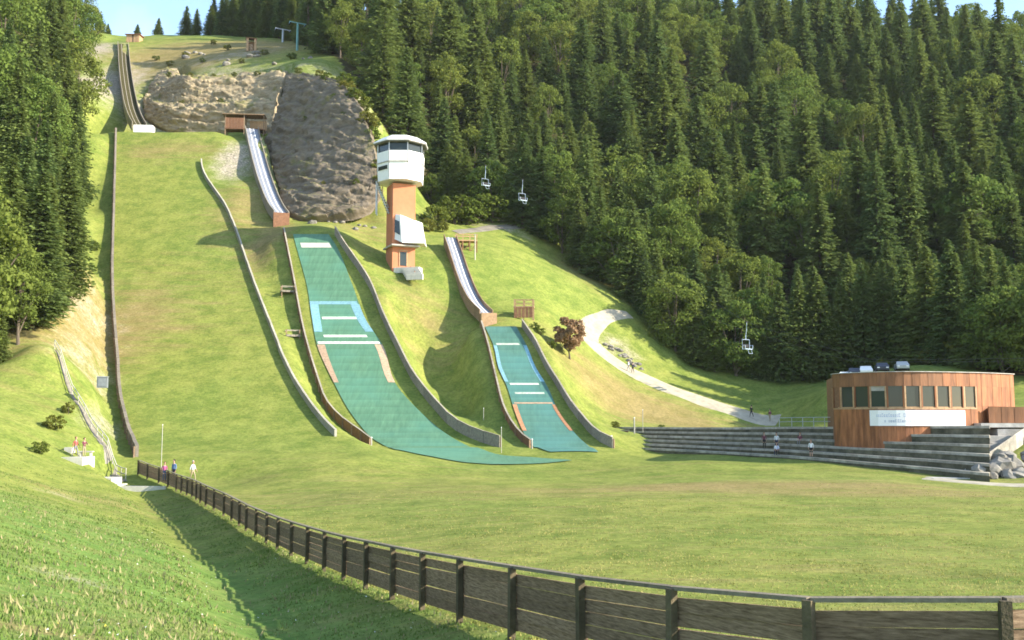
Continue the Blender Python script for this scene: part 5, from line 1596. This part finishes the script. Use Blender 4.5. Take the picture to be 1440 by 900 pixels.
def railing(P, label, m, h=1.0):
    root = empty('stair_railing', P[0], 0, label, 'railing')
    n = 14
    Q = []
    for k in range(n):
        t = k/(n-1)*(len(P)-1); i = min(int(t), len(P)-2)
        q = P[i].lerp(P[i+1], t-i); q.z = hz(q.x, q.y); Q.append(q)
    for q in Q:
        MB().tube([q-Vector((0,0,.3)), q+Vector((0,0,h))], .045, 6).build('post', m, root)
    for hh in (h, h*.5):
        MB().tube([q+Vector((0,0,hh)) for q in Q], .05, 6).build('rail', m, root)
railing([at(77,484,112), at(105,520,105), at(135,562,99.5), at(158,604,95.5), at(178,640,92)], 'pale stair railing running down the bank to the fence end', M['wood_pale'])
# small posts
for (px, py, Y, h, nm, lab) in ((227,648,92,3.2,'marker_pole','thin pale pole standing behind the walkers at the fence end'), (680,602,125,2.4,'marker_pole','thin post in the shaded gully between the two plastic hills'), (522,636,113,1.6,'marker_pole','short white post at the foot of the middle hill left wall'),
                               (705,640,112,3.0,'marker_pole','thin pale pole at the foot of the middle hill right wall'), (748,632,114,1.1,'marker_pole','short post at the foot of the small hill left wall'), (860,632,116,1.5,'marker_pole','short pale post at the foot of the small hill right wall'), (892,603,124,1.3,'marker_pole','white post at the left end of the terraces'), (904,601,124,2.1,'marker_pole','taller white post at the left end of the terraces'), (802,362,193,2.2,'marker_pole','pale signpost on the shaded slope below the forest'), (1172,600,108,2.2,'marker_pole','white post at the left corner of the pavilion')):
    p = at(px, py, Y)
    root = empty(nm, p, 0, lab, 'pole')
    local('pole', MB().tube([(0,0,-.6),(0,0,h)], .035 if h > 2 else .09, 6), M['wood_pale'], root)
    local('tip', MB().tube([(0,0,h+.002),(0,0,h+.1)], .045 if h > 2 else .1, 6), M['white'], root)
# railing along the terrace top, left of the pavilion
tpR = empty('terrace_railing', at(1090, 600, 116), 0, 'thin steel railing along the terrace top left of the pavilion', 'railing')
Q = [nose(6, st) + Vector((.5, .8, 0)) for st in fine_st if 1085 < st[0] < 1175]
for q in Q: MB().tube([q-Vector((0,0,.3)), q+Vector((0,0,1.0))], .04, 6).build('post', M['steel'], tpR)
for hh in (.55, 1.0): MB().tube([q+Vector((0,0,hh)) for q in Q], .035, 6).build('rail', M['steel'], tpR)

# ------------------------------------------------------------------ people
skin = simple((.45,.27,.19), 'skin', .6)
HAIR = [simple((.03,.02,.015), 'dark_hair', .6), simple((.16,.09,.04), 'brown_hair', .6), simple((.35,.33,.30), 'grey_hair', .6)]
CLOTH = {n_: simple(c_, n_+'_cloth', .9) for n_, c_ in dict(blue=(.12,.20,.38), magenta=(.35,.07,.20), white=(.72,.72,.74), red=(.42,.10,.09), navy=(.03,.035,.07), black=(.02,.02,.02), khaki=(.30,.25,.16), denim=(.08,.11,.18), pale=(.50,.52,.62), grey=(.2,.2,.2), maroon=(.16,.05,.07)).items()}
def person(x, y, z, rz, top, bottom, label, pose='stand', H=1.74, hair=0, group=None, shorts=False):
    V, E, R, G = [], [], [], []
    def add(p, r, par=None, g=0):
        V.append(p); R.append(r); G.append(g)
        if par is not None: E.append((par, len(V)-1))
        return len(V)-1
    sit = pose == 'sit'; walk = pose == 'walk'
    hip = .50 if sit else .93
    pel = add((0,0,hip), (.15,.11), None, 1)
    w = add((0,.0,hip+.14), (.135,.095), pel, 2); ch = add((0,.01,hip+.36), (.165,.11), w, 2); nk = add((0,.015,hip+.54), (.06,.06), ch, 0)
    nk2 = add((0,0,hip+.61), (.052,.055), nk, 0)
    hd = add((0,-.015,hip+.69), (.075,.09), nk2, 0); hd2 = add((0,-.01,hip+.78), (.078,.095), hd, 0); hd3 = add((0,0,hip+.835), (.05,.06), hd2, 0)
    for s in (-1, 1):
        fw = .22*s if walk else 0.0
        if sit:
            th = add((s*.10,-.06,hip-.01), (.09,.085), pel, 1); kn = add((s*.11,-.44,hip+.02), (.062,.062), th, 1); an_ = add((s*.11,-.46,.09), (.04,.042), kn, 0 if shorts else 1)
        else:
            th = add((s*.095,0,hip-.08), (.088,.088), pel, 1); kn = add((s*.10,-.02-fw*.55,.50), (.058,.06), th, 1); an_ = add((s*.105,.02-fw*1.05+(.05 if fw < 0 else 0),.085+(.05 if fw < 0 else 0)), (.038,.042), kn, 0 if shorts else 1)
        a_ = V[an_]; add((a_[0],a_[1]-.15,a_[2]-.045), (.04,.03), an_, 3)
        sh = add((s*.185,.01,hip+.47), (.055,.055), ch, 2)
        sw = -.16*s if walk else (-.10 if pose == 'lean' else 0.02)
        if sit: el = add((s*.24,-.08,hip+.24), (.042,.042), sh, 2); wr = add((s*.16,-.30,hip+.12), (.03,.026), el, 0)
        elif pose == 'lean': el = add((s*.25,-.12,hip+.24), (.042,.042), sh, 2); wr = add((s*.18,-.36,hip+.20), (.03,.026), el, 0)
        else: el = add((s*.245,.03+sw*.4,hip+.20), (.042,.042), sh, 2); wr = add((s*.25,-.04+sw,hip-.03), (.03,.026), el, 0)
        wp = Vector(V[wr]); dv_ = (wp-Vector(V[el])).normalized()
        pm = add(tuple(wp+dv_*.06), (.032,.018), wr, 0)
        lat = Vector((0,1,0)) if abs(dv_.z) > .6 else Vector((1,0,0))
        for q, (o_, ln) in enumerate(((-.028,.075),(-.01,.085),(.01,.08),(.027,.062))):
            k1 = add(tuple(wp+dv_*(.095)+lat*o_), (.0095,.0095), pm, 0)
            add(tuple(wp+dv_*(.095+ln)+lat*o_*1.15+Vector((-s*.012,0,0))), (.008,.008), k1, 0)
        k1 = add(tuple(wp+dv_*.045-lat*.045), (.011,.011), pm, 0); add(tuple(wp+dv_*.085-lat*.062), (.009,.009), k1, 0)
    add((0,-.10,hip+.735), (.018,.018), hd, 0)          # nose
    me0 = bpy.data.meshes.new('person'); me0.from_pydata(V, E, [])
    o = bpy.data.objects.new('person_body', me0); COL.objects.link(o)
    md = o.modifiers.new('skin', 'SKIN')
    sv = me0.skin_vertices[0].data
    for i, r in enumerate(R): sv[i].radius = r
    sv[0].use_root = True
    sb = o.modifiers.new('sub', 'SUBSURF'); sb.levels = 1; sb.render_levels = 1
    dg = bpy.context.evaluated_depsgraph_get()
    me1 = bpy.data.meshes.new_from_object(o.evaluated_get(dg))
    bpy.data.objects.remove(o)
    shoe = M['dark']
    for m_ in (skin, CLOTH[bottom], CLOTH[top], shoe): me1.materials.append(m_)
    Va = np.array(V)
    for pl in me1.polygons:
        c_ = np.array(pl.center); i = int(((Va-c_)**2).sum(1).argmin()); g = G[i]
        if shorts and g == 1 and c_[2] < .52 and not sit: g = 0
        pl.material_index = g; pl.use_smooth = True
    s = H/1.79
    root = bpy.data.objects.new('person', me1); COL.objects.link(root)
    root.location = (x, y, z); root.rotation_euler = (0, 0, rz); root.scale = (s, s, s)
    tag(root, label, 'person', group)
    hb = bmesh.new(); bmesh.ops.create_uvsphere(hb, u_segments=12, v_segments=8, radius=1)
    for v in hb.verts:
        v.co = Vector((v.co.x*.098, v.co.y*.115+.018, v.co.z*.105+hip+.785))
        if v.co.y < -.035 and v.co.z < hip+.81: v.co.y = -.03
    hm = bpy.data.meshes.new('hair'); hb.to_mesh(hm); hb.free(); hm.materials.append(HAIR[hair])
    h_ = bpy.data.objects.new('hair', hm); COL.objects.link(h_); h_.parent = root
    eb = MB()
    for s_ in (-1, 1):
        eb.box((s_*.032, -.098, hip+.765), (.018, .014, .011))
    local('eyes', eb, M['dark'], root)
    return root
def pat(px, py, Y, dz=0.0):
    p = at(px, py, Y); return p.x, p.y, hz(p.x, p.y)+dz
g = 'walkers on the outrun by the fence end'
person(*at(231,676,88.5), .6, 'magenta', 'denim', 'person in a magenta top leaning at the far fence end', 'stand', 1.62, 1, g)
person(*at(244,676,88), -.5, 'blue', 'navy', 'person in a blue shirt at the far fence end', 'stand', 1.82, 0, g)
person(*at(271,676,87.5), 1.2, 'pale', 'khaki', 'person in a pale blue shirt walking behind the far fence', 'walk', 1.72, 2, g)
x, y, zz = PLAT_P.x+.2, PLAT_P.y+.1, PLAT_Z+.01
person(x, y-.4, zz, 1.3, 'red', 'grey', 'person in a red top on the concrete platform', 'walk', 1.74, 1)
person(x+.7, y-.3, zz, 1.0, 'maroon', 'khaki', 'person in a maroon top bending forward on the concrete platform', 'lean', 1.66, 0)
def on_tier(px, k):
    st = min(fine_st, key=lambda s_: abs(s_[0]-px))
    a_, b_ = nose(k, st), nose(k+1, st)
    q = a_.lerp(b_, .45); q.z = b_.z
    return q
for (px, k, pose, top, bot, lab, shr) in ((1078, 1, 'stand', 'maroon', 'black', 'person in a dark red top standing on the lower terraces', False), (1085, 1, 'stand', 'white', 'navy', 'dark haired person in white on the lower terraces', False), (1091, 0, 'sit', 'pale', 'navy', 'person in pale blue sitting on the lowest terrace', False),
                                     (1097, 0, 'sit', 'white', 'black', 'person in a white top sitting at the foot of the terraces', False), (1145, 0, 'stand', 'white', 'black', 'person in a white shirt and dark shorts left of the pavilion', True), (1124, 2, 'sit', 'maroon', 'grey', 'person in maroon sitting alone on the middle terrace', False)):
    q = on_tier(px, k); person(q.x, q.y, q.z-(.05 if pose == 'sit' else 0), random.uniform(-.9,.3), top, bot, lab, pose, random.uniform(1.65,1.8), random.randrange(3), 'people on the terraces', shr)
for (px, py, Y, top, bot, lab) in ((884,529,156.8,'pale','grey','pale person walking on the upper gravel path'), (890,532,156.4,'navy','black','person in dark clothes walking on the upper gravel path'), (1057,594,148.5,'black','black','person in black on the lower gravel path'), (1083,596,147.5,'maroon','khaki','person in maroon at the bottom of the gravel path')):
    x, y, z = pat(px, py, Y); person(x, y, z+.1, random.uniform(0,6), top, bot, lab, 'walk', 1.75, 0, 'walkers on the gravel path')
for (px, py, Y, top, lab, dz) in ((577,392,156.3,'black','person in black on the tower steps'), (582,397,155.3,'grey','person in grey sitting below the tower steps')) and ((577,390,156.6,'black','person in black standing on the steps below the tower',0), (583,396,155.2,'maroon','person in maroon standing at the bottom of the tower steps',0)):
    p = at(px, py, Y); person(p.x, p.y, max(p.z, hz(p.x, p.y)), 0, top, 'black', lab, 'stand', 1.72, 0, 'people on the tower steps')

# ------------------------------------------------------------------ grass blades near the camera
def grass_patch(n, xr, yr, keep, name, label, lo, hi, mname):
    x = RNG.uniform(*xr, n); yb = yr[0]*(yr[1]/yr[0])**RNG.uniform(0, 1, n)
    k = keep(x, yb); x, yb = x[k], yb[k]
    cl = vnoise(x, yb, 1.1, 21)*.6 + vnoise(x, yb, .35, 22)*.4
    pt = vnoise(x, yb, 3.1, 31)*.6+vnoise(x, yb, 1.3, 32)*.4
    k = RNG.uniform(0, 1, len(x)) < (0.10+1.2*cl)*(.25+.75*ss(.15, .42, pt)); x, yb, cl = x[k], yb[k], cl[k]*(.5+pt[k])
    z = height(x, yb)
    n = len(x)
    h = RNG.uniform(lo, hi, n)*(.5+.9*cl)
    a = RNG.uniform(0, 6.28, n); wd = RNG.uniform(.010, .022, n)*(1+yb*0.035)
    lean = RNG.normal(0, .35, (n, 2))
    b0 = np.stack([x-np.cos(a)*wd, yb-np.sin(a)*wd, z-.02], 1); b1 = np.stack([x+np.cos(a)*wd, yb+np.sin(a)*wd, z-.02], 1)
    t = np.stack([x+lean[:,0]*h, yb+lean[:,1]*h, z+h], 1)
    v = np.stack([b0, b1, t], 1).reshape(-1, 3)
    me_ = np_mesh(name, v, np.arange(len(v)).reshape(-1, 3), M[mname], tri=True)
    return tag(link(name, me_), label, None, None, 'stuff')
def blade_mat(name, c1, c2, c3):
    m, nt, b = nt_new(name); N, L = nt.nodes, nt.links
    geo = N.new('ShaderNodeNewGeometry')
    n1 = N.new('ShaderNodeTexNoise'); n1.inputs['Scale'].default_value = .7; n1.inputs['Detail'].default_value = 5
    L.new(geo.outputs['Position'], n1.inputs['Vector'])
    ad = N.new('ShaderNodeMath'); ad.operation = 'MULTIPLY_ADD'; ad.inputs[1].default_value = .35
    L.new(geo.outputs['Random Per Island'], ad.inputs[0]); L.new(n1.outputs['Fac'], ad.inputs[2])
    r = N.new('ShaderNodeValToRGB'); e = r.color_ramp.elements
    e[0].position = .38; e[0].color = (*c1, 1); e[1].position = .62; e[1].color = (*c2, 1)
    x_ = e.new(.86); x_.color = (*c3, 1)
    L.new(ad.outputs[0], r.inputs['Fac'])
    df = N.new('ShaderNodeBsdfDiffuse'); t_ = N.new('ShaderNodeBsdfTranslucent'); ms = N.new('ShaderNodeMixShader'); ms.inputs['Fac'].default_value = .35
    L.new(r.outputs['Color'], df.inputs['Color']); L.new(r.outputs['Color'], t_.inputs['Color'])
    L.new(df.outputs[0], ms.inputs[1]); L.new(t_.outputs[0], ms.inputs[2]); L.new(ms.outputs[0], N['Material Output'].inputs['Surface']); N.remove(b)
    return m
M['blade_lush'] = blade_mat('lush_grass_blades', (.108,.178,.038), (.172,.245,.060), (.235,.26,.098))
M['blade_dry'] = blade_mat('dry_grass_stalks', (.24,.21,.10), (.34,.30,.15), (.42,.37,.2))
M['blade_lawn'] = blade_mat('lawn_blades', (.19,.21,.055), (.29,.29,.085), (.38,.34,.14))
fx = np.array([p.x for p in FENCE][::-1]); fy = np.array([p.y for p in FENCE][::-1])
def left_of_fence(x, y):
    o = np.argsort(fy); return x < np.interp(y, fy[o], fx[o])
def in_view(x, y):
    return np.abs(x) < 0.56*y + 2
grass_patch(480000, (-48, 8), (5.5, 100), lambda x, y: in_view(x, y) & (left_of_fence(x, y) | (y < 13)) & (RNG.uniform(0, 1, len(x)) > ss(45, 98, y)), 'grass', 'short lush grass covering the bank in front of the fence', .02, .075, 'blade_lush')
grass_patch(300000, (-24, 48), (12.5, 90), lambda x, y: in_view(x, y) & ~left_of_fence(x, y) & (RNG.uniform(0, 1, len(x)) > ss(35, 88, y)), 'lawn_grass', 'short mown yellow green grass of the outrun behind the fence', .02, .06, 'blade_lawn')


# small meadow flowers and dead stalks on the bank
def specks(name, n, col, label, size, hgt, seed):
    r_ = np.random.default_rng(seed)
    x = r_.uniform(-20, 4, n); y = 6.5*(50/6.5)**r_.uniform(0, 1, n)
    k = in_view(x, y) & left_of_fence(x, y) & (vnoise(x, y, 2.2, seed) > .52); x, y = x[k], y[k]; n = len(x)
    z = height(x, y)+hgt*r_.uniform(.5, 1.2, n); s_ = size*r_.uniform(.6, 1.3, n)*(1+y*.012)
    a = r_.uniform(0, 6.28, n); b = a+2.1; c = a+4.2
    T = np.stack([np.stack([x+np.cos(q)*s_, y+np.sin(q)*s_, z+r_.normal(0, .5, n)*s_], 1) for q in (a, b, c)], 1).reshape(-1, 3)
    tag(link(name, np_mesh(name, T, np.arange(len(T)).reshape(-1, 3), simple(col, name+'_petals', .9), tri=True)), label, None, None, 'stuff')
specks('white_flowers', 1500, (.62, .62, .52), 'tiny white meadow flowers scattered over the near bank', .018, .09, 3)
specks('yellow_flowers', 900, (.60, .50, .06), 'tiny yellow meadow flowers scattered over the near bank', .018, .10, 8)
grass_patch(9000, (-22, 5), (6, 45), lambda x, y: in_view(x, y) & left_of_fence(x, y), 'dry_stalks', 'dry straw coloured stalks standing in the grass of the bank', .07, .15, 'blade_dry')

for k in range(14):
    px, py, Y = random.choice(((300,98,246),(330,88,252),(250,86,258),(370,90,244),(420,92,243),(280,72,268),(345,80,256)))
    boulder(px+random.uniform(-25,25), py+random.uniform(-3,3), Y+random.uniform(-4,4), random.uniform(.5,1.3), 'pale boulder lying in the dry grass above the rock bench', 'boulders above the rock bench')

for k in range(12):
    boulder(random.uniform(425, 530), random.uniform(300, 308), random.uniform(171.5, 176), random.uniform(.3, .75), 'grey boulder lying at the foot of the dark rock face', 'boulders at the foot of the dark rock face')

# things that share a description are told apart by their order in the row
ORD = 'leftmost second third fourth fifth sixth seventh eighth ninth tenth eleventh twelfth thirteenth fourteenth fifteenth sixteenth seventeenth eighteenth nineteenth twentieth'.split()
same = {}
for o in COL.objects:
    if o.parent is None and o.get('label') and o.get('category'): same.setdefault(o['label'], []).append(o)
for lab, L_ in same.items():
    if len(L_) < 2: continue
    L_.sort(key=lambda o: proj(o.location)[0])
    for k, o in enumerate(L_):
        o['label'] = f'{lab}, {ORD[k]}' + ('' if k == 0 else ' from left') if k < 20 else f'{lab}, toward the right end'
        if not o.get('group'): o['group'] = lab


# ------------------------------------------------------------------ thin summer haze
hb_ = MB().box((25, 215, 75), (1090, 940, 280))
hm_ = bpy.data.materials.new('summer_haze'); hm_.use_nodes = True
N_ = hm_.node_tree.nodes; N_.remove(N_['Principled BSDF'])
pv = N_.new('ShaderNodeVolumePrincipled'); pv.inputs['Color'].default_value = (0.90, 0.95, 1.0, 1); pv.inputs['Density'].default_value = 0.00005
hm_.node_tree.links.new(pv.outputs['Volume'], N_['Material Output'].inputs['Volume'])
tag(hb_.build('haze', hm_), 'thin pale summer haze over the valley', None, None, 'stuff')
